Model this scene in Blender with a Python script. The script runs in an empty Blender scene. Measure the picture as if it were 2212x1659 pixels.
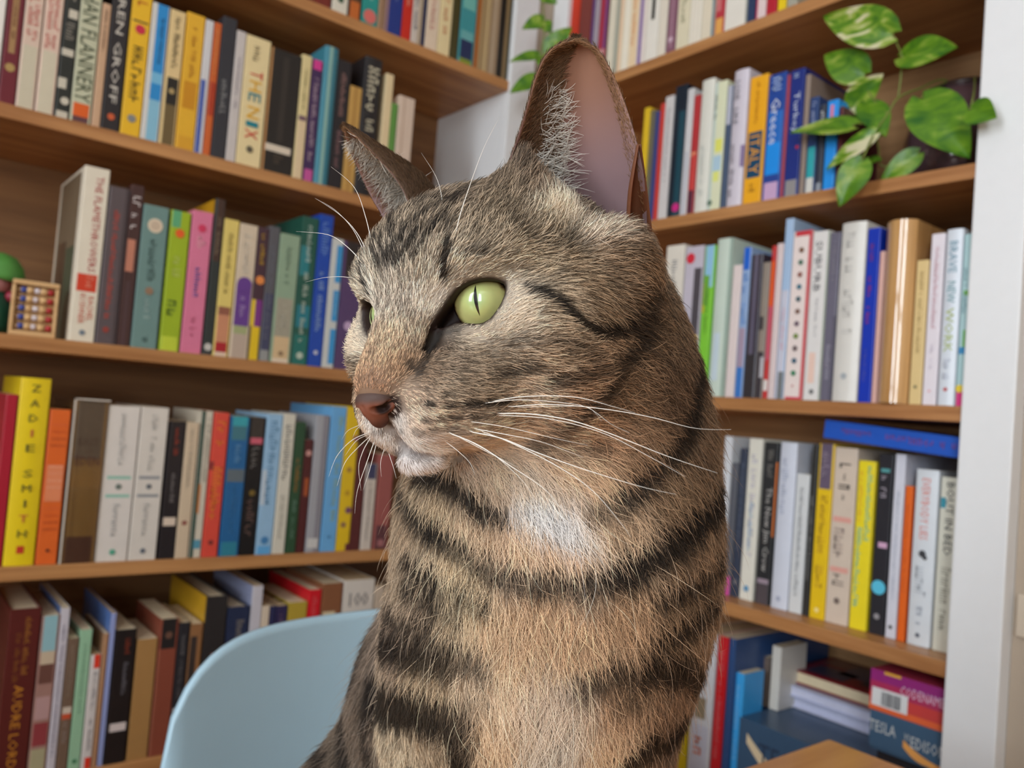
import bpy, bmesh, math, random
import numpy as np
from mathutils import Vector, Matrix
from mathutils.bvhtree import BVHTree
random.seed(7)
rng = np.random.default_rng(7)
scene = bpy.context.scene
C = scene.collection

# ------------------------------------------------------------------ camera
CZ = 1.01                      # eye height of the lens above the floor
FPX = 1775.0                   # focal length in pixels of the 2212 px wide frame
YAW, PITCH, ROLL = math.radians(38.80), math.radians(2.153), math.radians(4.565)
def _basis():
    f = np.array([math.sin(YAW)*math.cos(PITCH), math.cos(YAW)*math.cos(PITCH), math.sin(PITCH)])
    r = np.array([math.cos(YAW), -math.sin(YAW), 0.0]); u = np.cross(r, f)
    return f, math.cos(ROLL)*r+math.sin(ROLL)*u, -math.sin(ROLL)*r+math.cos(ROLL)*u
BF, BR, BU = _basis()
CAM = np.array([0, 0, CZ])
cam_data = bpy.data.cameras.new('camera'); cam = bpy.data.objects.new('camera', cam_data); C.objects.link(cam)
M4 = Matrix.Identity(4)
for i in range(3):
    M4[i][0], M4[i][1], M4[i][2], M4[i][3] = BR[i], BU[i], -BF[i], CAM[i]
cam.matrix_world = M4
cam_data.sensor_width = 36.0; cam_data.lens = FPX/2212*36.0; cam_data.clip_start = 0.02
cam_data.dof.use_dof = True; cam_data.dof.focus_distance = 0.283; cam_data.dof.aperture_fstop = 14.5
scene.camera = cam

# ------------------------------------------------------------------ exposure, world
vs = scene.view_settings
vs.view_transform = 'Standard'; vs.look = 'None'; vs.gamma = 1.0; vs.use_curve_mapping = False
vs.exposure = 0.08
world = bpy.data.worlds.new('world'); scene.world = world; world.use_nodes = True
world.node_tree.nodes['Background'].inputs[0].default_value = (0.75, 0.85, 1.0, 1)
world.node_tree.nodes['Background'].inputs[1].default_value = 0.6

# ------------------------------------------------------------------ daylight at the windows (the window frames are built further down)
ROOM = dict(x0=-1.62, x1=1.045, y0=-2.1, y1=1.50, h=2.5)
WINDOWS = [('x', 0.22, 0.56, 1.5), ('x', -1.36, 0.80, 1.5)]    # wall, centre along wall, width, height
WIN_SILL = 0.88
def window_light(wall, c, w, h, power, col):
    ld = bpy.data.lights.new('daylight', 'AREA'); ld.shape = 'RECTANGLE'; ld.size = w; ld.size_y = h
    ld.energy = power; ld.color = col
    lo = bpy.data.objects.new('window_daylight', ld); C.objects.link(lo)
    if wall == 'x':
        lo.location = (ROOM['x0']-0.02, c, WIN_SILL+h/2); lo.rotation_euler = (math.pi/2, 0, -math.pi/2)
    else:
        lo.location = (c, ROOM['y0']-0.02, WIN_SILL+h/2); lo.rotation_euler = (math.pi/2, 0, 0)
    return lo
for i, (wl, c, w, h) in enumerate(WINDOWS):
    window_light(wl, c, w, h, 45*w*h, (0.87, 0.945, 1.0))

# ------------------------------------------------------------------ helpers
def ray(x, y): return BF + BR*(x-1106.0)/FPX - BU*(y-829.5)/FPX
def at(x, y, d): return CAM + ray(x, y)*d                       # pixel + distance along the view axis -> point
def project(p):
    q = np.asarray(p, float)-CAM; d = q @ BF
    return 1106+FPX*(q @ BR)/d, 829.5-FPX*(q @ BU)/d, d
def on_plane(x, y, axis, val):
    d = ray(x, y); return CAM + d*((val-CAM[axis])/d[axis])
def lin(c):
    c = np.asarray(c, float)/255.0
    return np.where(c <= 0.04045, c/12.92, ((c+0.055)/1.055)**2.4)
def tag(o, label=None, cat=None, group=None, kind=None):
    if label: o['label'] = label
    if cat: o['category'] = cat
    if group: o['group'] = group
    if kind: o['kind'] = kind
    return o
def empty(name, loc=(0, 0, 0), rz=0, parent=None):
    o = bpy.data.objects.new(name, None); C.objects.link(o); o.empty_display_size = 0.02
    o.location = loc; o.rotation_euler = (0, 0, rz)
    if parent: o.parent = parent
    return o
def mesh_obj(name, verts, faces, mat=None, parent=None, smooth=False):
    me = bpy.data.meshes.new(name); me.from_pydata([tuple(v) for v in verts], [], [tuple(f) for f in faces]); me.update()
    if mat: me.materials.append(mat)
    if smooth: me.polygons.foreach_set('use_smooth', [True]*len(me.polygons))
    o = bpy.data.objects.new(name, me); C.objects.link(o)
    if parent: o.parent = parent
    return o
def bm_obj(name, bm, mat=None, parent=None, smooth=False):
    me = bpy.data.meshes.new(name); bm.to_mesh(me); bm.free()
    if mat: me.materials.append(mat)
    if smooth: me.polygons.foreach_set('use_smooth', [True]*len(me.polygons))
    o = bpy.data.objects.new(name, me); C.objects.link(o)
    if parent: o.parent = parent
    return o
def box_bm(bm, lo, hi):
    vs_ = [bm.verts.new((x, y, z)) for x in (lo[0], hi[0]) for y in (lo[1], hi[1]) for z in (lo[2], hi[2])]
    for f in ((0, 1, 3, 2), (4, 6, 7, 5), (0, 4, 5, 1), (2, 3, 7, 6), (0, 2, 6, 4), (1, 5, 7, 3)):
        bm.faces.new([vs_[i] for i in f])
def box(name, lo, hi, mat, parent=None, bevel=0.0, seg=2):
    bm = bmesh.new(); box_bm(bm, lo, hi)
    if bevel: bmesh.ops.bevel(bm, geom=bm.edges[:], offset=bevel, segments=seg, affect='EDGES', profile=0.6)
    return bm_obj(name, bm, mat, parent)
def tube(name, pts, radii, mat, parent=None, n=8, cap=True):
    pts = np.asarray(pts, float); m = len(pts); radii = np.broadcast_to(np.asarray(radii, float), (m,))
    V = []; F = []; t = np.gradient(pts, axis=0); ref = np.array([0.31, 0.2, 0.93])
    for i in range(m):
        d = t[i]/(np.linalg.norm(t[i])+1e-12); a = np.cross(d, ref); a /= np.linalg.norm(a)+1e-12; b = np.cross(d, a)
        for k in range(n):
            an = 2*math.pi*k/n; V.append(pts[i]+radii[i]*(math.cos(an)*a+math.sin(an)*b))
    for i in range(m-1):
        for k in range(n): F.append((i*n+k, i*n+(k+1) % n, (i+1)*n+(k+1) % n, (i+1)*n+k))
    if cap: F += [tuple(range(n))[::-1], tuple(range((m-1)*n, m*n))]
    return mesh_obj(name, V, F, mat, parent, smooth=True)
def lathe(name, prof, mat, parent=None, n=32):
    V = []; F = []; m = len(prof)
    for r, z in prof:
        for k in range(n): a = 2*math.pi*k/n; V.append((r*math.cos(a), r*math.sin(a), z))
    for i in range(m-1):
        for k in range(n): F.append((i*n+k, i*n+(k+1) % n, (i+1)*n+(k+1) % n, (i+1)*n+k))
    return mesh_obj(name, V, F, mat, parent, smooth=True)

# ------------------------------------------------------------------ materials
_mats = {}
def mat_plain(rgb, rough=0.5, noise=0.06, spec=0.5, coat=0.0, metal=0.0, name=None):
    key = (tuple(int(v) for v in rgb), rough, noise, spec, coat, metal)
    if key in _mats: return _mats[key]
    m = bpy.data.materials.new(name or 'colour_%d_%d_%d' % key[0]); m.use_nodes = True
    nt = m.node_tree; b = nt.nodes['Principled BSDF']; l = lin(rgb)
    b.inputs['Roughness'].default_value = rough; b.inputs['Specular IOR Level'].default_value = spec
    b.inputs['Coat Weight'].default_value = coat; b.inputs['Coat Roughness'].default_value = 0.12
    b.inputs['Metallic'].default_value = metal
    if noise:
        tc = nt.nodes.new('ShaderNodeTexCoord'); nz = nt.nodes.new('ShaderNodeTexNoise'); mx = nt.nodes.new('ShaderNodeMix'); mx.data_type = 'RGBA'
        nz.inputs['Scale'].default_value = 60; nz.inputs['Detail'].default_value = 3
        nt.links.new(tc.outputs['Object'], nz.inputs['Vector']); nt.links.new(nz.outputs['Fac'], mx.inputs[0])
        mx.inputs[6].default_value = (*np.clip(l*(1-noise), 0, 1), 1); mx.inputs[7].default_value = (*np.clip(l*(1+noise), 0, 1), 1)
        nt.links.new(mx.outputs[2], b.inputs['Base Color'])
    else:
        b.inputs['Base Color'].default_value = (*l, 1)
    _mats[key] = m
    return m
def mat_wood(name, a, b_, axis, rough=0.45, scale=1.0, coat=0.1):
    m = bpy.data.materials.new(name); m.use_nodes = True; nt = m.node_tree; N = nt.nodes; p = N['Principled BSDF']
    tc = N.new('ShaderNodeTexCoord'); mp = N.new('ShaderNodeMapping'); s = [38*scale]*3; s[axis] = 2.2*scale
    mp.inputs['Scale'].default_value = s
    n1 = N.new('ShaderNodeTexNoise'); n1.inputs['Scale'].default_value = 1.0; n1.inputs['Detail'].default_value = 6; n1.inputs['Distortion'].default_value = 0.6
    n2 = N.new('ShaderNodeTexNoise'); n2.inputs['Scale'].default_value = 4.5; n2.inputs['Detail'].default_value = 3
    ad = N.new('ShaderNodeMath'); ad.operation = 'MULTIPLY_ADD'; ad.inputs[1].default_value = 0.35
    cr = N.new('ShaderNodeValToRGB'); cr.color_ramp.elements[0].position = 0.42; cr.color_ramp.elements[1].position = 0.82
    cr.color_ramp.elements[0].color = (*lin(a), 1); cr.color_ramp.elements[1].color = (*lin(b_), 1)
    nt.links.new(tc.outputs['Object'], mp.inputs['Vector']); nt.links.new(mp.outputs['Vector'], n1.inputs['Vector']); nt.links.new(mp.outputs['Vector'], n2.inputs['Vector'])
    nt.links.new(n2.outputs['Fac'], ad.inputs[0]); nt.links.new(n1.outputs['Fac'], ad.inputs[2]); nt.links.new(ad.outputs[0], cr.inputs['Fac'])
    nt.links.new(cr.outputs['Color'], p.inputs['Base Color'])
    bp = N.new('ShaderNodeBump'); bp.inputs['Strength'].default_value = 0.08; bp.inputs['Distance'].default_value = 0.002
    nt.links.new(n1.outputs['Fac'], bp.inputs['Height']); nt.links.new(bp.outputs['Normal'], p.inputs['Normal'])
    p.inputs['Roughness'].default_value = rough; p.inputs['Coat Weight'].default_value = coat; p.inputs['Coat Roughness'].default_value = 0.3
    return m
# ------------------------------------------------------------------ the room
YL, XR = 1.236, 1.03                       # front planes of the two bookcases
SH = [CZ+v for v in (0.922, 0.634, 0.3475, 0.053, -0.249, -0.534, -0.815)]   # shelf top heights, from high to low
TH = 0.019
white_paint = mat_plain((236, 236, 236), 0.45, 0.02, name='white_paint')
wall_paint = mat_plain((178, 161, 142), 0.7, 0.03, name='beige_wall_paint')
pale_wall = mat_plain((166, 153, 136), 0.8, 0.02, name='pale_wall_paint')
wood_x = mat_wood('honey_wood_along_x', (150, 94, 48), (196, 140, 86), 0)
wood_y = mat_wood('honey_wood_along_y', (150, 94, 48), (196, 140, 86), 1)
back_wood = mat_wood('shaded_back_board', (112, 74, 42), (146, 102, 62), 0, 0.6)  # back board wood darkened, shade inside the case put into its tone
back_wood_y = mat_wood('lit_back_board', (150, 108, 66), (184, 140, 94), 1, 0.6)  # paler copy of the back board wood, daylight put into its tone
floor_wood = mat_wood('floor_wood', (120, 78, 45), (170, 118, 72), 0, 0.4, 0.5)
LD, RD_ = 0.252, 0.288                     # depths of the two bookcases
x0, x1, y0, y1, H = ROOM['x0'], ROOM['x1'], ROOM['y0'], ROOM['y1'], ROOM['h']
XB, YB = XR+RD_+0.015, YL+LD+0.015         # the plastered walls behind the bookcases
def st(o): o['kind'] = 'structure'; return o
st(box('floor', (x0-0.1, y0-0.1, -0.05), (XB+0.1, YB+0.1, 0), floor_wood))
st(box('ceiling', (x0-0.1, y0-0.1, H), (XB+0.1, YB+0.1, H+0.05), white_paint))
st(box('wall_far', (x0-0.1, YB, 0), (XB+0.1, YB+0.08, H), pale_wall))
st(box('wall_side', (XB, y0-0.1, 0), (XB+0.08, YB+0.1, H), pale_wall))
# beige wall beside the plant bookcase: stands just behind the face of the white post
st(box('wall_beige', (XR+0.022, y0-0.1, 0), (XB, 0.366, H), wall_paint))
def wall_with_windows(name, wall):
    bm = bmesh.new(); wins = sorted([w for w in WINDOWS if w[0] == wall], key=lambda w: w[1])
    a0, a1 = (y0-0.1, YB+0.1) if wall == 'x' else (x0-0.1, XB+0.1)
    def bx(s0, s1, z0, z1):
        if wall == 'x': box_bm(bm, (x0-0.1, s0, z0), (x0, s1, z1))
        else: box_bm(bm, (s0, y0-0.1, z0), (s1, y0, z1))
    cur = a0
    for _, c, w, h in wins:
        bx(cur, c-w/2, 0, H); bx(c-w/2, c+w/2, 0, WIN_SILL); bx(c-w/2, c+w/2, WIN_SILL+h, H); cur = c+w/2
    bx(cur, a1, 0, H)
    return st(bm_obj(name, bm, pale_wall))
wall_with_windows('wall_window', 'x'); wall_with_windows('wall_back', 'y')
for i, (wl, c, w, h) in enumerate(WINDOWS):
    fr = empty('window_%d' % (i+1), (x0-0.005, c, WIN_SILL) if wl == 'x' else (c, y0-0.005, WIN_SILL), math.pi/2 if wl == 'x' else 0)
    fr['kind'] = 'structure'
    def bar(nm, u0, u1, z0, z1, t=0.035): box(nm, (u0, -t/2, z0), (u1, t/2, z1), white_paint, fr)
    bar('frame_rail', -w/2, w/2, 0, 0.05); bar('frame_rail', -w/2, w/2, h-0.05, h)
    bar('frame_stile', -w/2, -w/2+0.05, 0.05, h-0.05); bar('frame_stile', w/2-0.05, w/2, 0.05, h-0.05)
    bar('meeting_rail', -w/2+0.05, w/2-0.05, h*0.5-0.025, h*0.5+0.025)
    for k in (1, 2): bar('muntin', -w/2+0.05, w/2-0.05, h*(0.25 if k == 1 else 0.75)-0.01, h*(0.25 if k == 1 else 0.75)+0.01, 0.02)
# ------------------------------------------------------------------ bookcases
XE = 0.928                                  # the chair-side bookcase ends here against the corner post
XS = -0.75
bcL = tag(empty('bookcase', (XS, YL, 0)), 'built-in wooden bookcase behind the light blue chair', 'bookcase')
def part_box(name, lo, hi, mat, par, bevel=0.0):
    lo = np.array(lo, float)-np.array(par.location); hi = np.array(hi, float)-np.array(par.location)
    return box(name, lo, hi, mat, par, bevel)
for z in SH:
    part_box('shelf', (XS, YL, z-TH), (XE, YL+LD-0.012, z), wood_x, bcL, 0.0015)
part_box('back_panel', (XS, YL+LD-0.012, 0), (XE, YL+LD, 2.3), back_wood, bcL)
part_box('side_panel', (XE, YL+0.02, 0), (XE+0.018, YL+LD, 2.3), white_paint, bcL)
tag(part_box('corner_post', (XE, YL-0.004, 0), (XE+0.057, YL+0.02, 2.3), white_paint, bcL, 0.002), 'white painted corner post')
part_box('upright', (XS-0.02, YL, 0), (XS, YL+LD, 2.3), wood_x, bcL)
part_box('filler_strip', (XE+0.057, YL+0.006, 0), (XR+0.012, YL+0.02, 2.3), wall_paint, bcL)
YE, YS = 0.424, 1.196                       # the plant bookcase runs from the corner to the white post
bcR = tag(empty('bookcase', (XR, YE, 0)), 'built-in wooden bookcase holding the trailing pothos plant', 'bookcase')
for z in SH:
    part_box('shelf', (XR, YE, z-TH), (XR+RD_-0.012, YS, z), wood_y, bcR, 0.0015)
part_box('back_panel', (XR+RD_-0.012, YE, 0), (XR+RD_, YS, 2.3), back_wood_y, bcR)
tag(part_box('end_post', (XR-0.006, YE-0.0575, 0), (XR+0.05, YE, 2.3), white_paint, bcR, 0.002), 'white painted end post')
part_box('side_panel', (XR+0.05, YE-0.018, 0), (XR+RD_, YE, 2.3), wood_y, bcR)
part_box('corner_stile', (XR-0.002, YS, 0), (XR+0.02, YL+0.004, 2.3), white_paint, bcR, 0.001)
part_box('side_panel', (XR+0.02, YS, 0), (XR+RD_, YS+0.018, 2.3), wood_y, bcR)
# light switch on the beige wall, at the very edge of the picture
sw = tag(empty('light_switch', (XR+0.022, 0.325, CZ-0.18)), 'beige light switch plate on the wall beside the white post', 'light switch')
box('plate', (-0.006, -0.036, -0.024), (0, 0.036, 0.024), mat_plain((206, 190, 170), 0.35, 0.02), sw, 0.002)
box('rocker', (-0.010, -0.022, -0.013), (-0.005, 0.022, 0.013), mat_plain((214, 200, 182), 0.3, 0.02), sw, 0.002)
# ------------------------------------------------------------------ books
_txt = {}
def text_geo(s):
    """unit text: verts (n,2) scaled so that its box is [0,1]x[0,1], faces, aspect"""
    if s in _txt: return _txt[s]
    cu = bpy.data.curves.new('t', 'FONT'); cu.body = s; cu.resolution_u = 1; cu.size = 1.0
    ob = bpy.data.objects.new('t', cu)
    me = bpy.data.meshes.new_from_object(ob)
    v = np.array([w.co[:2] for w in me.vertices]); f = [tuple(p.vertices) for p in me.polygons]
    mn, mx = v.min(0), v.max(0); asp = (mx[0]-mn[0])/max(mx[1]-mn[1], 1e-6)
    v = (v-mn)/(mx-mn)
    bpy.data.objects.remove(ob); bpy.data.curves.remove(cu); bpy.data.meshes.remove(me)
    _txt[s] = (v, f, asp); return _txt[s]
def quad_xz(V, F, a, b, yo):
    i = len(V); V += [(a[0], yo, a[1]), (b[0], yo, a[1]), (b[0], yo, b[1]), (a[0], yo, b[1])]; F.append((i, i+1, i+2, i+3))
PAGES = mat_plain((226, 208, 176), 0.85, 0.10, 0.2, name='page_edges')
PAGES2 = mat_plain((206, 180, 142), 0.85, 0.12, 0.2, name='aged_page_edges')
NB = [0]
def make_book(name, loc, rz, w, h, D, rgb, feats=(), bulge=0.0, hard=False, gloss=0.35, lean=0.0, side=None, parent_mat=None):
    """x across the spine, y into the shelf, z up; the spine faces -y"""
    NB[0] += 1; r = random.Random(NB[0])
    root = empty(name, loc, rz); root.rotation_euler = (0, lean, rz)
    t = min(0.0022 if hard else 0.0007, w*0.2); mat = parent_mat or mat_plain(rgb, gloss, 0.05)
    prof = lambda s: -bulge*(1-(2*s-1)**2)
    n = 40 if bulge > 0.006 else 8 if bulge > 0.0008 else 4
    # cover: spine strip (rounded at its edges) and two boards, one closed U-shaped shell
    out = []; e = min(0.0012, w*0.18)
    ss = [0.0, e*0.35/w, e/w] + [e/w+(1-2*e/w)*k/n for k in range(1, n)] + [1-e/w, 1-e*0.35/w, 1.0]
    for s in ss:
        d = min(s, 1-s)*w; dip = e-math.sqrt(max(0, e*e-(e-min(d, e))**2))
        out.append((s*w, prof(s)+dip))
    ring = [(0.0, D)] + out + [(w, D), (w-t, D)] + [(min(max(x, t), w-t), max(y, 0)+t) for x, y in reversed(out)] + [(t, D)]
    # drop duplicates
    rr = []
    for p in ring:
        if not rr or abs(p[0]-rr[-1][0])+abs(p[1]-rr[-1][1]) > 1e-6: rr.append(p)
    m = len(rr); V = [(x, y, 0.0) for x, y in rr]+[(x, y, h) for x, y in rr]; F = []
    for k in range(m): F.append((k, (k+1) % m, m+(k+1) % m, m+k))
    k = len(out)+1                          # caps as quads between outer and inner runs
    F.append(tuple(range(m))[::-1]); F.append(tuple(range(m, 2*m)))
    cover = mesh_obj('cover', V, F, mat, root)
    ins = 0.003 if hard else 0.0004
    pg = PAGES if r.random() < 0.6 else PAGES2
    if w > 0.004: box('pages', (t*1.02, t*1.5+0.0006, ins), (w-t*1.02, D-ins, h-ins), pg, root)
    for fi, f in enumerate(feats):
        k = f[0]; ob = 0.00012+0.00005*fi; yo = -bulge-0.00035-0.00005*fi-0.00005*len(feats)
        if k == 'b':                        # printed band that follows the spine: from, to (share of height), colour [, x from, x to]
            _, a, b, col = f[:4]; xa, xb = (f[4], f[5]) if len(f) > 4 else (0.0, 1.0)
            V = []; F = []; js = [xa+(xb-xa)*j/8 for j in range(9)]
            for s in js:
                d = min(s, 1-s)*w; dip = e-math.sqrt(max(0, e*e-(e-min(d, e))**2))
                V += [(s*w, prof(s)+dip-ob, a*h), (s*w, prof(s)+dip-ob, b*h)]
            for j in range(8): F.append((2*j, 2*j+2, 2*j+3, 2*j+1))
            mesh_obj('printed_band', V, F, mat_plain(col, gloss, 0.05), cover)
        elif k in 'tu':                     # title down the spine ('u': reads upward): text, from, to, colour, width share [, x centre]
            _, s, a, b, col, ws = f[:6]; xc = f[6] if len(f) > 6 else 0.5
            v, fc, asp = text_geo(s); L = (b-a)*h; W = ws*w
            if k == 't': V = [((xc-ws/2)*w+q[1]*W, yo, b*h-q[0]*L) for q in v]
            else: V = [((xc+ws/2)*w-q[1]*W, yo, a*h+q[0]*L) for q in v]
            mesh_obj('title', V, fc, mat_plain(col, 0.5, 0.0), cover)
        elif k == 'h':                      # upright line of text: text, centre height, colour, height share of width, width share
            _, s, c, col, hs, ws = f; v, fc, asp = text_geo(s); W = ws*w; Hh = hs*w
            mesh_obj('title', [((0.5-ws/2)*w+q[0]*W, yo, c*h-Hh/2+q[1]*Hh) for q in v], fc, mat_plain(col, 0.5, 0.0), cover)
        elif k in 'xy':                     # unreadable small print: from, to, colour, width share [, x centre]; 'y': bigger strokes
            _, a, b, col, ws = f[:5]; xc = f[5] if len(f) > 5 else 0.5
            V = []; F = []; z = b*h; W = ws*w; st_ = max(W*0.55, 0.0018) if k == 'x' else max(W*0.8, 0.004)
            while z-st_ > a*h:
                if r.random() < 0.86:
                    lo = (xc-0.5*ws)*w; th = st_*0.2; hh = W*(1.0 if r.random() < 0.4 else 0.68)
                    quad_xz(V, F, (lo, z-th), (lo+hh, z), yo)
                    if r.random() < 0.75: quad_xz(V, F, (lo, z-st_*0.7), (lo+hh*r.choice((1, 0.7)), z-st_*0.7+th), yo)
                    q = lo+hh*r.choice((0, 0.4, 0.8)); quad_xz(V, F, (q, z-st_*0.7), (q+W*0.18, z), yo)
                z -= st_
            if F: mesh_obj('lettering', V, F, mat_plain(col, 0.5, 0.0), cover)
        elif k == 'c':                      # round mark: centre height, radius share of width, colour [, x centre]
            _, c, rad, col = f[:4]; xc = f[4] if len(f) > 4 else 0.5
            q = [(xc*w+rad*w*math.cos(i*math.pi/8), yo-0.0001, c*h+rad*w*math.sin(i*math.pi/8)) for i in range(16)]
            mesh_obj('printed_mark', q, [tuple(range(16))], mat_plain(col, 0.5, 0.0), cover)
    if side:                                # printed picture on the cover board that faces the gap: blocks of colour
        for i_, (a, b, c, d, col) in enumerate(side):
            xx = -0.0003*(i_+1); q = [(xx, a*D, c*h), (xx, b*D, c*h), (xx, b*D, d*h), (xx, a*D, d*h)]
            mesh_obj('cover_print', q, [(0, 3, 2, 1)], mat_plain(col, gloss, 0.08), cover)
    return root
class Row:
    def __init__(s, plane, z, where, group, back=0.006):
        s.p, s.z, s.where, s.group, s.back = plane, z, where, group, back
    def along(s, px, z=None, sb=None):       # pixel column -> position along the wall at the foot of the spine
        sb = s.back if sb is None else sb; z = s.z if z is None else z; k = (px-1106)/FPX; q = BR-k*BF
        if s.p == 'L': return -(q[1]*(YL+sb)+q[2]*(z-CZ))/q[0]
        return -(q[0]*(XR+sb)+q[2]*(z-CZ))/q[1]
    def height(s, a, py, sb=None):           # position along the wall + pixel row of the top edge -> height over the shelf
        sb = s.back if sb is None else sb; k = (829.5-py)/FPX; q = BU-k*BF
        P = (a, YL+sb) if s.p == 'L' else (XR+sb, a)
        return -(q[0]*P[0]+q[1]*P[1])/q[2]+CZ-s.z
    def loc(s, a, sb=None):
        sb = s.back if sb is None else sb
        return (a, YL+sb, s.z+0.0004) if s.p == 'L' else (XR+sb, a, s.z+0.0004)
LABELS = {}
def put(row, x0, x1, yt, rgb, desc, feats=(), D=None, **kw):
    sb = kw.pop('sb', row.back)
    a, b = row.along(x0, sb=sb), row.along(x1, sb=sb); w = abs(b-a)-0.0006
    h = yt if yt < 1 and yt > 0.05 else row.height(a, yt, sb)
    r = random.Random(x0*7+int(rgb[0])); D = D or min(max(h*r.uniform(0.62, 0.70), 0.10), 0.165 if row.p == 'L' else 0.19)
    rootname = kw.pop('name', 'book')
    o = make_book(rootname, row.loc(a, sb), 0 if row.p == 'L' else -math.pi/2, w, h, D, rgb, feats, **kw)
    lab = desc+' in the '+row.where
    LABELS.setdefault(lab, []).append(o.name)
    return tag(o, lab, 'book', row.group)
K, WH, CR = (28, 26, 28), (232, 228, 222), (232, 214, 178)      # black, white, cream
LA = Row('L', SH[1], 'row beside the corner post', 'books on the high shelf by the corner post')
for a in [
 (684, 714, .20, (120, 44, 34), 'dark red book'),
 (717, 750, .195, (226, 218, 200), 'white book with a dark green mark', [('c', .12, .2, (60, 90, 66))]),
 (751, 778, .19, (36, 32, 32), 'black and orange book', [('b', 0, .16, (196, 104, 44)), ('b', .16, .3, (88, 60, 40), .4, 1)]),
 (780, 814, .205, (42, 148, 140), 'teal book with a coral dot', [('c', .075, .4, (220, 112, 104)), ('x', .2, .7, (180, 220, 210), .3)]),
 (815, 829, .19, (176, 142, 112), 'slim tan striped book', [('b', 0, 1, (110, 72, 52), .4, .6)]),
 (830, 837, .185, (150, 118, 124), 'very slim mauve book'),
 (837, 865, .20, (38, 58, 132), 'navy blue book', [('x', .3, .8, (140, 150, 200), .3)]),
 (866, 886, .20, (206, 48, 34), 'bright red book', [('x', .3, .8, (240, 190, 160), .3)]),
 (887, 901, .19, (212, 200, 188), 'slim white book with navy print', [('y', .1, .9, (50, 56, 92), .5)]),
 (901, 908, .18, (186, 166, 140), 'very slim beige pamphlet'),
 (908, 916, .19, (38, 46, 78), 'very slim navy pamphlet'),
 (917, 943, .20, (232, 210, 184), 'cream book with pink lettering', [('y', .15, .9, (206, 130, 120), .4)]),
 (944, 970, .205, (236, 216, 166), 'pale yellow book with orange lettering', [('y', .15, .9, (214, 132, 88), .4)]),
 (971, 987, .20, (70, 66, 34), 'olive green book'),
 (988, 1021, .205, (66, 150, 156), 'teal landscape book', [('b', 0, .05, (132, 150, 50)), ('b', .05, .22, (34, 48, 88)), ('b', .22, .3, (110, 176, 176)), ('b', .5, .75, (116, 186, 176))]),
 (1022, 1031, .20, (168, 100, 46), 'slim brown orange book'),
 (1031, 1052, .19, (180, 152, 108), 'beige book beside the slim brown one', [('b', 0, 1, (120, 96, 66), .2, .3), ('b', 0, 1, (206, 184, 140), .55, .7)]),
 (1052, 1071, .19, (164, 140, 112), 'greyish beige book beside a black one', [('b', 0, 1, (196, 176, 150), .3, .5)]),
 (1071, 1083, .20, (30, 28, 24), 'slim black book beside a tan one'),
 (1083, 1090, .20, (138, 112, 74), 'very slim tan book'),
 (1089, 1096, .205, (62, 60, 42), 'dark olive book against the post'),
]: put(LA, *a[:5], *(a[5:] or ((),)))
LB = Row('L', SH[2], 'row above the wooden abacus', 'books on the shelf above the abacus')
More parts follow.
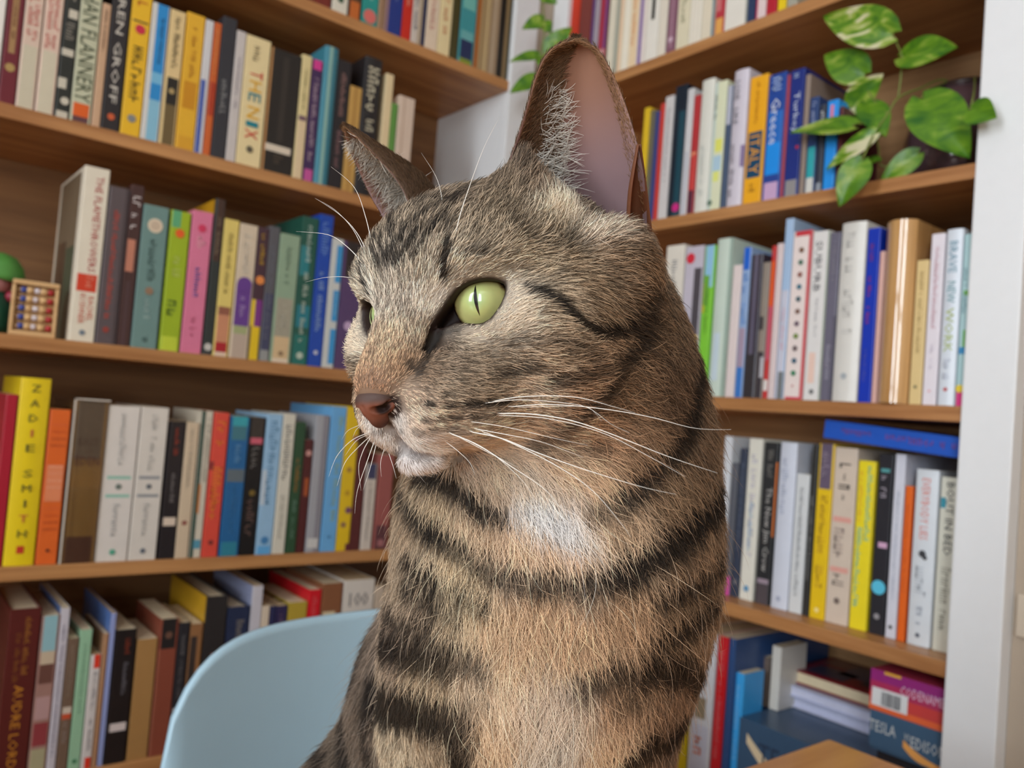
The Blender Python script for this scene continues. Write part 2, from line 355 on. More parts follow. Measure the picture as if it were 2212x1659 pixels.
for a in [
 (-34, -7, .235, (238, 230, 220), 'white hardback', [], dict(hard=True)),
 (-5, 32, .238, (110, 36, 46), 'burgundy hardback with a tan spine label', [('b', .28, .98, (166, 128, 84), .3, .68), ('c', .2, .3, (176, 142, 84)), ('x', .35, .9, (120, 60, 48), .18)], dict(hard=True)),
 (33, 73, .232, (218, 190, 170), 'pale pink paperback beside the burgundy one', [('b', 0, .36, (206, 194, 168)), ('y', .37, .98, (214, 112, 104), .3, .32), ('y', .37, .98, (214, 112, 104), .3, .68)]),
 (75, 115, .232, (222, 192, 172), 'pale pink paperback beside the zebra one', [('b', 0, .36, (210, 198, 172)), ('y', .37, .98, (214, 112, 104), .3, .32), ('y', .37, .98, (214, 112, 104), .3, .68)]),
 (117, 149, .235, (44, 46, 42), 'black and white zebra patterned paperback', [('b', .0, .04, (206, 196, 176)), ('c', .1, .3, (206, 196, 176), .6), ('b', .17, .23, (206, 196, 176), 0, .6), ('b', .36, .4, (206, 196, 176)), ('b', .58, .63, (206, 196, 176), .3, 1), ('y', .42, .55, (140, 132, 120), .6), ('y', .66, .95, (170, 160, 146), .6)]),
 (150, 195, .24, (196, 194, 164), 'off-white book with green letters and orange foot', [('b', 0, .035, (98, 62, 66)), ('b', .035, .11, (222, 96, 34)), ('b', .95, .99, (222, 120, 50)), ('t', 'THAN FLANNERY', .12, .8, (74, 84, 62), .75)]),
 (197, 216, 6, (204, 164, 130), 'slim salmon paperback', [('x', .6, .95, (90, 60, 44), .35)]),
 (217, 257, .242, (44, 40, 42), 'black paperback with white name and orange emblem', [('c', .08, .2, (206, 92, 50)), ('t', 'LAUREN GROFF', .16, .98, (214, 204, 190), .42)]),
 (259, 302, .245, (236, 184, 40), 'yellow paperback with a red splash', [('c', .1, .22, (134, 134, 130)), ('y', .16, .52, (92, 74, 26), .5), ('c', .62, .26, (206, 44, 70)), ('b', .66, .67, (70, 54, 40)), ('y', .7, .95, (206, 112, 40), .5)]),
 (303, 341, 4, (214, 210, 204), 'white and sky blue paperback', [('b', 0, .3, (138, 190, 212), .28, 1), ('b', .3, 1, (44, 140, 204), .28, 1), ('b', .42, .5, (120, 184, 216), .28, 1), ('x', .55, .9, (40, 90, 140), .2, .65)]),
 (343, 376, 19, (228, 198, 142), 'cream paperback with a dark old photograph', [('b', 0, .3, (112, 92, 58), .15, .9), ('b', .3, .5, (40, 36, 32), .15, .9), ('c', .4, .2, (176, 150, 100)), ('x', .55, .95, (70, 56, 40), .35)]),
 (378, 418, 25, (232, 176, 48), 'golden yellow paperback', [('b', .3, .5, (206, 140, 30), .15, .85), ('b', 0, .1, (220, 160, 44)), ('x', .5, .9, (196, 130, 40), .3)]),
 (419, 437, 42, (214, 210, 210), 'slim white and blue paperback', [('b', 0, .55, (70, 92, 168), 0, .6)]),
 (438, 454, 48, (206, 98, 44), 'slim burnt orange paperback', [('b', .3, .55, (176, 60, 34)), ('x', .6, .95, (230, 160, 90), .4)]),
 (455, 486, 34, (52, 52, 58), 'charcoal paperback with grey title', [('y', .28, .65, (150, 148, 146), .4)]),
 (487, 508, 65, (206, 196, 190), 'slim pale lilac paperback', [('x', .4, .8, (160, 150, 160), .3)]),
 (509, 562, 74, (234, 212, 160), 'cream paperback with big multicoloured title letters', [('c', .13, .14, (96, 88, 70)), ('x', .8, .93, (180, 160, 120), .4), ('t', 'T', .68, .74, (206, 38, 34), .5), ('t', 'H', .58, .66, (228, 170, 20), .5), ('t', 'E', .50, .565, (20, 128, 140), .5), ('t', 'N', .37, .46, (228, 170, 20), .5), ('t', 'I', .305, .345, (20, 128, 140), .5), ('t', 'X', .21, .285, (206, 38, 34), .5)]),
 (564, 630, 101, (38, 34, 32), 'thick black book with a white spine band', [('b', 0, 1, (176, 126, 74), 0, .06), ('b', .17, .225, (222, 206, 184), .06, 1), ('b', .26, .95, (52, 46, 42), .4, .6), ('x', .03, .15, (86, 74, 62), .3)], dict(hard=True)),
 (631, 652, 117, (226, 206, 150), 'slim pale yellow paperback', [('b', .0, .5, (226, 200, 160)), ('b', .47, .51, (120, 90, 100)), ('x', .55, .9, (150, 140, 90), .3)]),
 (653, 676, 127, (66, 42, 84), 'purple paperback with pink head', [('b', 0, .1, (196, 84, 150)), ('b', .92, 1, (214, 62, 142)), ('x', .15, .85, (206, 180, 190), .4)]),
 (677, 707, 98, (64, 132, 150), 'tall teal hardback with a pale stripe', [('b', 0, 1, (140, 176, 164), .3, .55)], dict(hard=True, bulge=.003)),
 (708, 737, 127, (40, 36, 40), 'black paperback with pinkish print beside the teal one', [('x', .15, .45, (156, 116, 116), .35), ('x', .55, .9, (170, 128, 120), .35)]),
 (738, 764, 184, (196, 152, 82), 'short tan paperback', [('b', 0, 1, (170, 124, 62), .4, .55)]),
 (765, 802, 120, (40, 38, 40), 'black hardback with a large white title', [('y', .58, .93, (214, 204, 176), .62), ('y', .26, .55, (206, 196, 168), .45)], dict(hard=True, bulge=.002)),
 (812, 829, 158, (230, 206, 162), 'slim cream paperback beside the black hardback'),
 (829, 843, 222, (98, 148, 70), 'short green paperback'),
 (844, 878, 205, (220, 196, 176), 'pale pinkish paperback at the free end', [('b', 0, 1, (200, 172, 150), .3, .4)]),
]: put(LB, *a[:5], a[5] if len(a) > 5 else (), **(a[6] if len(a) > 6 else {}))
LC = Row('L', SH[3], 'row beside the wooden abacus', 'books on the abacus shelf')
for a in [
 (147, 203, 357, (232, 220, 198), 'thick white hardback with red title', [('t', 'THE FLAMETHROWERS', .40, .95, (176, 44, 50), .3, .62), ('b', .285, .385, (214, 66, 40)), ('x', .30, .37, (240, 150, 120), .3, .6), ('t', 'RACHEL', .12, .26, (206, 96, 70), .24, .72), ('t', 'KUSHNER', .10, .27, (206, 96, 70), .24, .4), ('c', .05, .12, (120, 130, 140))], dict(hard=True, D=.165, side=[(.12, .9, .0, .98, (120, 104, 82)), (.12, .45, .0, .55, (70, 84, 64)), (.5, .8, .2, .6, (92, 70, 52))])),
 (205, 250, 401, (94, 82, 84), 'grey mauve paperback with red orange title', [('b', 0, 1, (76, 64, 66), .8, 1), ('x', .15, .85, (206, 76, 56), .28, .45), ('c', .09, .16, (150, 60, 50), .45)]),
 (251, 280, 398, (74, 50, 48), 'glossy dark brown paperback with white capitals', [('b', .46, .66, (196, 128, 104), .1, .7), ('y', .68, .93, (226, 212, 208), .6), ('b', 0, .4, (82, 60, 62), .3, .6)], dict(gloss=.15)),
 (282, 338, 440, (112, 142, 136), 'sage paperback with a round cream seal', [('c', .86, .3, (226, 206, 178)), ('c', .86, .2, (206, 182, 156)), ('x', .46, .76, (70, 96, 92), .32), ('c', .4, .16, (150, 116, 90)), ('x', .2, .34, (170, 190, 186), .25), ('c', .06, .1, (70, 96, 92))]),
 (343, 386, 453, (160, 182, 36), 'lime green paperback with an orange dot', [('b', .88, 1, (96, 170, 120), 0, .5), ('c', .84, .24, (232, 96, 36)), ('x', .5, .7, (196, 206, 110), .4), ('y', .18, .36, (84, 112, 34), .6), ('b', 0, .1, (196, 210, 60))]),
 (389, 434, 453, (222, 122, 152), 'pink paperback with a blue author name', [('c', .88, .2, (214, 56, 92)), ('x', .7, .82, (238, 170, 180), .4), ('y', .36, .6, (82, 84, 158), .32), ('x', .1, .25, (206, 100, 130), .3)]),
 (437, 458, 429, (48, 54, 52), 'tall dark paperback with a yellow cover board', [('b', .6, 1, (70, 48, 40)), ('b', 0, .05, (60, 62, 62)), ('c', .05, .4, (206, 200, 190)), ('y', .62, .9, (142, 124, 100), .4)], dict(side=[(.05, 1, 0, 1, (206, 150, 30))])),
 (459, 492, 472, (228, 202, 112), 'yellow and salmon banded paperback', [('b', 0, .03, (226, 200, 176)), ('b', .03, .1, (176, 34, 44)), ('b', .1, .3, (206, 140, 104)), ('b', .3, .36, (150, 92, 72)), ('x', .45, .9, (150, 130, 70), .3)]),
 (494, 533, 482, (216, 196, 170), 'cream paperback with a purple oval', [('b', 0, .18, (190, 168, 150)), ('b', .18, .24, (166, 170, 120)), ('b', .24, .55, (104, 62, 140), .08, .92), ('c', .55, .42, (104, 62, 140)), ('y', .28, .52, (180, 150, 200), .3), ('x', .6, .92, (226, 214, 196), .4)]),
 (534, 558, 490, (72, 46, 56), 'purple and yellow collage paperback', [('b', 0, .25, (230, 192, 30)), ('b', .25, .45, (126, 52, 130), .3, 1), ('b', .25, .45, (232, 196, 50), 0, .3), ('c', .6, .4, (232, 140, 70)), ('y', .7, .95, (206, 160, 40), .4)]),
 (558, 581, 488, (92, 90, 94), 'grey and navy paperback', [('b', 0, .08, (150, 150, 146)), ('b', .08, .5, (68, 70, 96)), ('x', .15, .9, (120, 120, 130), .4)]),
 (582, 626, 503, (146, 168, 140), 'sage and tan banded paperback', [('b', 0, .2, (216, 184, 140)), ('b', .2, .5, (164, 156, 136)), ('b', 0, .03, (226, 206, 180)), ('x', .25, .45, (190, 184, 166), .3), ('x', .6, .9, (120, 142, 120), .3), ('c', .07, .12, (150, 120, 90))]),
 (627, 663, 466, (34, 86, 72), 'dark green paperback with white handwriting', [('b', .25, .4, (36, 120, 132)), ('b', .6, .8, (40, 124, 130), 0, .6), ('b', .0, .2, (36, 110, 100)), ('c', .06, .2, (190, 200, 180)), ('y', .14, .62, (206, 216, 196), .3), ('y', .66, .94, (200, 214, 200), .3)], dict(hard=True)),
 (664, 694, 462, (28, 72, 168), 'royal blue paperback with pale handwriting', [('y', .2, .62, (150, 176, 216), .4), ('y', .66, .95, (110, 144, 206), .5), ('c', .09, .15, (206, 206, 214))]),
 (695, 720, 514, (206, 206, 200), 'white paperback with blue squares', [('b', .03, .95, (60, 150, 206), .45, .95), ('b', .3, .36, (206, 206, 200), .4, 1), ('b', .6, .66, (206, 206, 200), .4, 1), ('x', .4, .58, (160, 206, 226), .2, .7)]),
 (722, 765, 520, (88, 64, 104), 'dull purple book with a dark head', [('b', .72, 1, (50, 40, 38)), ('c', .34, .22, (196, 166, 196))]),
 (766, 792, 600, (176, 160, 136), 'beige book behind the cat'),
]: put(LC, *a[:5], a[5] if len(a) > 5 else (), **(a[6] if len(a) > 6 else {}))
LDr = Row('L', SH[4], 'row below the wooden abacus', 'books on the shelf below the abacus')
wt = [x for k in range(3) for x in (('h', 'WHITE', .90-k*.27, (226, 110, 70) if k != 1 else (246, 190, 160), .1, .7), ('h', 'TEETH', .855-k*.27, (196, 74, 34) if k != 1 else (240, 170, 140), .1, .7), ('h', 'ZADIE', .81-k*.27, (160, 60, 36) if k != 1 else (246, 190, 160), .1, .7), ('h', 'SMITH', .765-k*.27, (150, 54, 34) if k != 1 else (240, 180, 150), .1, .72))]
zs = [('h', ch, .945-.080*i-(.055 if i > 4 else 0), (84, 84, 34) if i not in (3, 8) else (196, 84, 60), .28, .3 if ch != 'I' else .07) for i, ch in enumerate('ZADIESMITH')]
for a in [
 (-24, 3, 852, (176, 30, 50), 'crimson hardback'),
 (5, 73, 815, (238, 206, 26), 'tall yellow hardback with capitals running down', zs+[('b', .065, .105, (206, 62, 40), .38, .62), ('x', .53, .56, (190, 150, 30), .4)], dict(hard=True, bulge=.002)),
 (76, 122, 884, (228, 104, 40), 'orange paperback with rows of small capitals', wt+[('c', .09, .09, (96, 40, 30)), ('b', .405, .64, (234, 140, 96), .1, .9)]),
 (128, 203, 866, (150, 112, 60), 'gold brown book in a clear slipcase', [('b', 0, .16, (98, 62, 48)), ('b', .64, 1, (112, 94, 78)), ('h', 'EAST', .75, (96, 72, 58), .24, .6), ('h', 'OF', .69, (110, 76, 60), .12, .2), ('h', 'EDEN', .63, (112, 64, 54), .28, .72), ('x', .2, .25, (120, 86, 50), .5)], dict(hard=True, bulge=.003, sb=.012)),
 (206, 274, 876, (226, 216, 206), 'white paperback with mint green bands', [('b', .528, .548, (150, 196, 176)), ('b', .41, .43, (150, 196, 176)), ('c', .48, .1, (110, 120, 110)), ('x', .58, .95, (196, 192, 186), .22), ('t', 'ferrante', .16, .37, (160, 158, 156), .24), ('c', .06, .1, (90, 170, 140))]),
 (276, 336, 879, (222, 212, 200), 'white paperback with grey bands', [('b', .528, .548, (150, 150, 152)), ('b', .41, .43, (150, 150, 152)), ('c', .48, .1, (110, 112, 116)), ('x', .58, .95, (196, 190, 182), .22), ('t', 'ferrante', .16, .37, (160, 156, 152), .24), ('c', .06, .1, (100, 106, 116))]),
 (341, 376, 910, (40, 34, 36), 'black classic with a white band and red lettering', [('b', .24, .3, (226, 204, 182)), ('x', .7, .95, (176, 64, 40), .3), ('x', .4, .62, (150, 140, 136), .25)]),
 (377, 405, 913, (214, 190, 160), 'slim cream paperback', [('x', .5, .95, (176, 160, 140), .3), ('c', .26, .2, (150, 80, 70))]),
 (407, 433, 888, (214, 202, 182), 'white paperback with a dark green edge', [('b', 0, 1, (48, 74, 64), 0, .36), ('b', .3, .5, (196, 120, 60), .3, .5), ('b', .06, .12, (90, 150, 170), .3, .9), ('x', .5, .95, (150, 140, 124), .3, .7)]),
 (435, 469, 891, (222, 78, 62), 'coral red paperback with orange capitals', [('y', .68, .94, (236, 130, 44), .55), ('y', .18, .62, (236, 136, 44), .55), ('b', .6, .66, (140, 50, 50), 0, .25), ('c', .1, .16, (120, 46, 46))]),
 (472, 514, 899, (38, 100, 152), 'blue paperback with a teal head and grey band', [('b', .83, .95, (70, 120, 130)), ('b', .93, 1, (60, 160, 170), .1, .9), ('b', .53, .62, (100, 110, 116), .05, .95), ('b', 0, .1, (50, 130, 150)), ('x', .65, .82, (110, 160, 200), .3), ('x', .15, .5, (60, 120, 170), .25)]),
 (515, 549, 901, (24, 22, 24), 'black paperback with a pink band', [('b', .805, .85, (206, 96, 112)), ('b', .85, 1, (62, 54, 48)), ('y', .6, .78, (130, 124, 118), .45), ('c', .45, .2, (120, 96, 40)), ('y', .1, .4, (110, 84, 76), .5), ('y', .87, .97, (130, 120, 110), .6)]),
 (551, 586, 894, (154, 190, 218), 'pale blue paperback', [('y', .3, .95, (108, 152, 186), .5), ('b', .35, .6, (196, 206, 214), 0, .3), ('c', .1, .24, (70, 130, 180)), ('b', 0, .06, (100, 170, 220))]),
 (587, 614, 894, (218, 210, 192), 'off-white paperback with grey capitals', [('y', .5, .92, (136, 132, 124), .5), ('x', .1, .45, (170, 164, 150), .3)]),
 (616, 638, 912, (46, 78, 52), 'dark green paperback with orange print', [('x', .45, .72, (176, 116, 50), .4), ('x', .1, .4, (130, 160, 140), .3)]),
 (639, 657, 950, (84, 36, 36), 'short dark red paperback', [('c', .88, .36, (206, 150, 140)), ('b', .5, .66, (170, 84, 44), .3, .8)]),
 (659, 688, 897, (168, 166, 170), 'silver grey paperback', [('b', 0, 1, (140, 136, 142), .55, .9), ('b', .03, .1, (210, 206, 200))]),
 (691, 724, 878, (110, 172, 220), 'sky blue paperback', [('y', .2, .93, (160, 180, 130), .3, .65), ('c', .1, .1, (70, 120, 170))], dict(D=.165)),
 (725, 753, 878, (230, 190, 34), 'yellow paperback with purple spots', [('c', .78, .22, (150, 84, 96), .8), ('c', .56, .2, (176, 130, 60), .5), ('c', .28, .24, (122, 74, 104), .7), ('c', .18, .2, (150, 110, 80), .4), ('c', .4, .2, (196, 150, 40), .5), ('b', 0, .05, (110, 50, 60), .7, 1)]),
 (754, 776, 961, (92, 44, 42), 'maroon paperback beside the yellow spotted one'),
 (778, 801, 1002, (214, 200, 186), 'cream paperback with a navy head', [('b', .82, 1, (64, 66, 96)), ('x', .1, .78, (160, 150, 140), .3)]),
 (805, 836, 982, (160, 90, 84), 'dusty rose book behind the chin of the cat', [('b', 0, .25, (98, 60, 64)), ('b', .03, .1, (170, 110, 110), .3, .7)]),
]: put(LDr, *a[:5], a[5] if len(a) > 5 else (), **(a[6] if len(a) > 6 else {}))
LE = Row('L', SH[5], 'row behind the light blue chair', 'books on the shelf behind the chair')
for a in [
 (-16, 55, 1318, (92, 34, 30), 'thick maroon hardback with gold capitals', [('t', 'AUDRE LORDE', .04, .56, (206, 134, 40), .3, .5), ('x', .6, .95, (176, 112, 44), .2, .62), ('x', .56, .86, (150, 90, 36), .16, .35)], dict(hard=True)),
 (57, 97, 1332, (166, 124, 112), 'collage paperback with a light blue head', [('b', .78, 1, (150, 190, 196)), ('b', .7, .78, (206, 184, 156)), ('b', .58, .7, (110, 72, 62)), ('b', .36, .5, (190, 150, 146)), ('b', .2, .34, (150, 62, 66)), ('b', 0, .18, (176, 166, 130))]),
 (98, 118, 1315, (208, 200, 206), 'slim white paperback with violet print', [('x', .1, .9, (140, 130, 150), .4)], dict(D=.165, side=[(.05, 1, 0, 1, (92, 122, 176))])),
 (119, 144, 1380, (120, 96, 78), 'grey brown paperback with a red white band', [('b', .44, .49, (214, 196, 176)), ('b', .4, .44, (206, 84, 50)), ('x', .55, .95, (160, 140, 120), .3), ('x', .2, .38, (170, 150, 140), .4)]),
 (145, 172, 1362, (156, 196, 160), 'mint green paperback', [('c', .07, .2, (70, 130, 90)), ('x', .4, .9, (130, 170, 136), .25)]),
 (173, 196, 1416, (222, 212, 206), 'short white booklet with red corners', [('b', .88, 1, (226, 62, 40), .35, 1), ('b', 0, .1, (226, 58, 36), .35, 1), ('x', .5, .85, (96, 90, 100), .3, .6), ('x', .15, .45, (96, 90, 100), .3, .6)]),
 (197, 209, 1370, (176, 132, 98), 'slim tan booklet'),
 (210, 222, 1326, (150, 160, 206), 'slim tall periwinkle book', [], dict(D=.17, side=[(.03, 1, 0, 1, (96, 128, 190))])),
 (224, 270, 1362, (34, 28, 28), 'black classic beside the periwinkle book', [('b', .24, .3, (222, 206, 200)), ('x', .8, .95, (150, 60, 36), .25, .6), ('x', .5, .75, (130, 124, 130), .22, .6)]),
 (273, 318, 1383, (172, 128, 76), 'tan paperback with a blank spine', [('x', .9, .94, (140, 100, 60), .5)]),
 (320, 361, 1339, (140, 72, 54), 'red brown paperback with a black head', [('b', .78, 1, (40, 36, 36)), ('c', .88, .2, (110, 76, 60)), ('b', 0, .78, (160, 96, 74), .02, .1)]),
 (362, 386, 1346, (44, 42, 46), 'slim black classic', [('b', .28, .34, (214, 200, 196)), ('x', .4, .9, (120, 116, 116), .3)]),
 (388, 415, 1349, (150, 104, 66), 'slim brown paperback', [('b', 0, .9, (60, 50, 46), 0, .6)]),
 (418, 465, 1290, (46, 42, 42), 'tall black hardback with a yellow cover', [('y', .3, .62, (176, 128, 120), .4, .6), ('y', .1, .5, (110, 90, 70), .3, .25)], dict(hard=True, D=.175, side=[(.02, 1, 0, 1, (206, 158, 40))])),
 (467, 515, 1313, (38, 48, 76), 'navy hardback with beige print', [('x', .4, .9, (140, 130, 120), .35, .6)], dict(hard=True)),
 (518, 541, 1267, (206, 200, 206), 'tall white paperback', [], dict(D=.175, side=[(.02, 1, 0, 1, (150, 156, 186))])),
 (542, 559, 1310, (220, 200, 176), 'slim cream paperback between white and navy ones'),
 (560, 573, 1310, (46, 48, 84), 'slim navy paperback'),
 (574, 598, 1310, (52, 44, 80), 'dark violet paperback', [('x', .5, .95, (140, 110, 120), .35)]),
 (600, 641, 1303, (184, 156, 56), 'mustard and blue paperback', [('b', 0, .84, (10, 124, 184))]),
 (643, 670, 1275, (214, 28, 40), 'bright red paperback', [('x', .5, .95, (230, 100, 100), .4)], dict(D=.165)),
 (672, 716, 1262, (140, 90, 60), 'brown book with a cream label', [('b', .3, .8, (226, 208, 168), .08, .7), ('x', .6, .76, (170, 150, 110), .4, .4)]),
 (719, 786, 1255, (222, 212, 200), 'white book with stacked black capitals', [('h', '100', .86, (110, 104, 104), .4, .62), ('h', 'YEARS', .74, (110, 104, 104), .26, .7)]),
 (789, 808, 1267, (206, 186, 164), 'beige book beside the white one'),
 (812, 850, 1280, (96, 70, 60), 'brown book behind the shoulder of the cat'),
]: put(LE, *a[:5], a[5] if len(a) > 5 else (), **(a[6] if len(a) > 6 else {}))
RA = Row('R', SH[1], 'row above the potted pothos', 'books on the shelf above the pothos')
for a in [
 (1221, 1239, .20, (216, 56, 24), 'orange red book beside the corner post'),
 (1240, 1266, .205, (124, 50, 42), 'brick brown book with pale blotches', [('c', .3, .3, (206, 150, 120)), ('c', .42, .25, (190, 130, 110)), ('c', .16, .3, (130, 70, 84))]),
 (1267, 1272, .19, (96, 60, 120), 'very slim violet pamphlet'),
 (1273, 1284, .19, (168, 156, 166), 'slim lilac grey book'),
 (1285, 1302, .195, (170, 46, 70), 'crimson book with a violet edge', [('b', 0, .3, (206, 150, 150)), ('b', .3, 1, (110, 70, 130), .7, 1)]),
 (1304, 1320, .19, (232, 222, 200), 'cream book with a dark edge', [('b', 0, 1, (90, 90, 70), 0, .2)]),
 (1321, 1329, .185, (176, 176, 160), 'slim sage grey book'),
 (1330, 1356, .19, (240, 228, 204), 'cream book with a peach stripe', [('b', 0, 1, (240, 206, 170), 0, .3), ('b', 0, 1, (250, 242, 224), .55, .8)]),
 (1356, 1370, .185, (244, 216, 176), 'peach book with orange print', [('y', .2, .9, (236, 150, 80), .5)]),
 (1371, 1390, .19, (236, 224, 214), 'white book with a violet spine stripe', [('b', 0, 1, (146, 118, 170), .2, .6)]),
 (1391, 1417, .195, (240, 234, 222), 'white book with a black bar', [('b', .38, .72, (40, 46, 44), .35, .65), ('x', .75, .95, (80, 80, 80), .3)]),
 (1418, 1435, .19, (234, 224, 206), 'off-white book beside the mauve one'),
 (1437, 1457, .20, (136, 92, 110), 'mauve book with a pale ornament', [('b', .05, 1, (180, 140, 156), .4, .6), ('c', .12, .25, (216, 186, 200))]),
 (1458, 1485, .19, (230, 220, 190), 'cream book with grey script', [('y', .2, .8, (170, 166, 130), .4)]),
 (1486, 1512, .195, (240, 232, 216), 'plain white book with fine stripes', [('b', 0, 1, (226, 214, 190), .3, .36), ('b', 0, 1, (226, 214, 190), .7, .76)]),
 (1513, 1539, .19, (232, 220, 196), 'cream book with a teal edge', [('b', 0, 1, (110, 140, 150), .85, 1), ('b', .4, .6, (206, 180, 150), .2, .6)]),
 (1542, 1562, .20, (190, 60, 70), 'red book with an orange foot', [('b', 0, .14, (232, 170, 90)), ('b', .2, .5, (210, 120, 120), 0, .6)]),
 (1563, 1608, .21, (236, 230, 218), 'thick white book', [('x', .3, .9, (206, 196, 180), .3)], dict(hard=True)),
 (1610, 1629, .20, (44, 62, 96), 'navy book with a grey edge', [('b', 0, 1, (150, 160, 150), 0, .15)]),
 (1631, 1653, .20, (232, 210, 208), 'pinkish white book', [('b', 0, 1, (196, 50, 90), 0, .2)]),
 (1654, 1677, .20, (188, 36, 52), 'crimson book beside a yellow one'),
 (1679, 1697, .20, (240, 206, 30), 'bright yellow book'),
 (1699, 1722, .20, (170, 166, 150), 'grey speckled book', [('y', .05, .9, (110, 106, 96), .7)]),
]: put(RA, *a[:5], a[5] if len(a) > 5 else (), **(a[6] if len(a) > 6 else {}))
RB = Row('R', SH[2], 'row beside the potted pothos', 'books on the pothos shelf')
for a in [
 (1374, 1387, 235, (228, 190, 40), 'yellow paperback behind the ear of the cat', [('b', 0, .3, (190, 180, 150))]),
 (1388, 1398, 240, (112, 106, 84), 'slim olive grey book'),
 (1399, 1408, 242, (62, 70, 128), 'slim indigo book'),
 (1409, 1418, 225, (206, 62, 54), 'slim red book beside the indigo one'),
 (1419, 1438, 211, (214, 208, 206), 'pale grey book with faint print', [('x', .3, .9, (170, 166, 170), .3)]),
 (1440, 1466, 189, (20, 34, 48), 'black and petrol book with a magenta spot', [('b', 0, .8, (22, 70, 84), .45, 1), ('c', .07, .3, (206, 40, 130), .7)]),
 (1467, 1481, 194, (214, 212, 212), 'slim pale silver book', [('b', 0, .5, (190, 190, 200), .3, .7)]),
 (1482, 1496, 208, (186, 52, 56), 'slim red book beside the white one', [('b', .48, .52, (230, 150, 110)), ('b', 0, .2, (90, 40, 60)), ('b', .2, .5, (206, 70, 66), .3, 1)]),
 (1498, 1526, 177, (228, 226, 214), 'white book with rounded spine', [('x', .1, .5, (200, 206, 200), .3)], dict(bulge=.002)),
 (1527, 1553, 180, (228, 230, 196), 'pale green book with yellow and blue patches', [('b', .45, .55, (232, 232, 110), .3, .9), ('b', .3, .42, (180, 210, 226), .2, .9), ('b', .22, .3, (232, 236, 130), .3, .8), ('b', 0, 1, (206, 220, 210), 0, .25), ('y', .7, .9, (110, 120, 120), .25, .2), ('c', .06, .2, (90, 120, 100), .2)]),
 (1554, 1566, 187, (74, 90, 116), 'slim slate blue book', [('b', .68, 1, (190, 192, 206))]),
 (1568, 1600, 157, (214, 206, 216), 'tall lilac white book with black lettering', [('t', 'LONE', .78, .92, (90, 88, 100), .3, .35), ('t', 'LIKE', .6, .72, (90, 88, 100), .3, .35), ('y', .06, .45, (130, 124, 136), .3, .35), ('b', .28, .44, (120, 96, 140), .8, 1)], dict(bulge=.003, hard=True)),
 (1603, 1642, 170, (246, 176, 36), 'orange travel guide with a navy panel', [('b', .2, .56, (16, 72, 104)), ('t', 'ITALY', .23, .53, (236, 164, 50), .55), ('x', .6, .95, (210, 140, 30), .25), ('x', .05, .15, (190, 130, 30), .4)]),
 (1644, 1682, 165, (34, 74, 156), 'blue travel guide with a pink foot', [('b', 0, .14, (206, 170, 206)), ('b', .14, .2, (40, 70, 150)), ('b', .2, .45, (30, 146, 236)), ('b', .45, .7, (40, 110, 196)), ('t', 'Greece', .44, .8, (226, 230, 240), .5), ('y', .84, .97, (170, 190, 226), .5)]),
 (1683, 1690, 163, (170, 70, 90), 'very slim rose book'),
 (1691, 1722, 155, (30, 50, 128), 'dark blue travel guide with white title', [('b', 0, .13, (150, 146, 146)), ('t', 'Turkey', .5, .82, (206, 214, 232), .5), ('y', .85, .97, (170, 186, 220), .5), ('c', .38, .12, (190, 40, 50), .8)]),
 (1724, 1735, 163, (150, 132, 120), 'slim taupe book'),
 (1737, 1757, 213, (44, 70, 120), 'short book with a teal and white foot', [('b', 0, .16, (216, 214, 206)), ('b', .16, .48, (50, 170, 176)), ('y', .7, .95, (180, 190, 220), .4)]),
 (1760, 1773, 228, (58, 64, 78), 'short slate book', [('y', .72, .96, (226, 226, 226), .6), ('b', 0, .1, (150, 156, 166))]),
 (1776, 1800, 220, (40, 150, 236), 'short bright blue book', [('b', .75, .95, (226, 130, 150), .3, .6)]),
 (1803, 1812, 232, (92, 40, 44), 'short maroon book beside the bright blue one'),
]: put(RB, *a[:5], a[5] if len(a) > 5 else (), **(a[6] if len(a) > 6 else {}))
RC = Row('R', SH[3], 'row below the potted pothos', 'books on the shelf below the pothos')
dots = [('c', .885-.073*i, .13, c) for i, c in enumerate([(120, 84, 60), (70, 110, 90), (150, 96, 84), (50, 110, 130), (60, 90, 100), (130, 96, 84), (110, 90, 104), (116, 140, 60), (110, 92, 92), (50, 92, 116), (50, 130, 90)])]
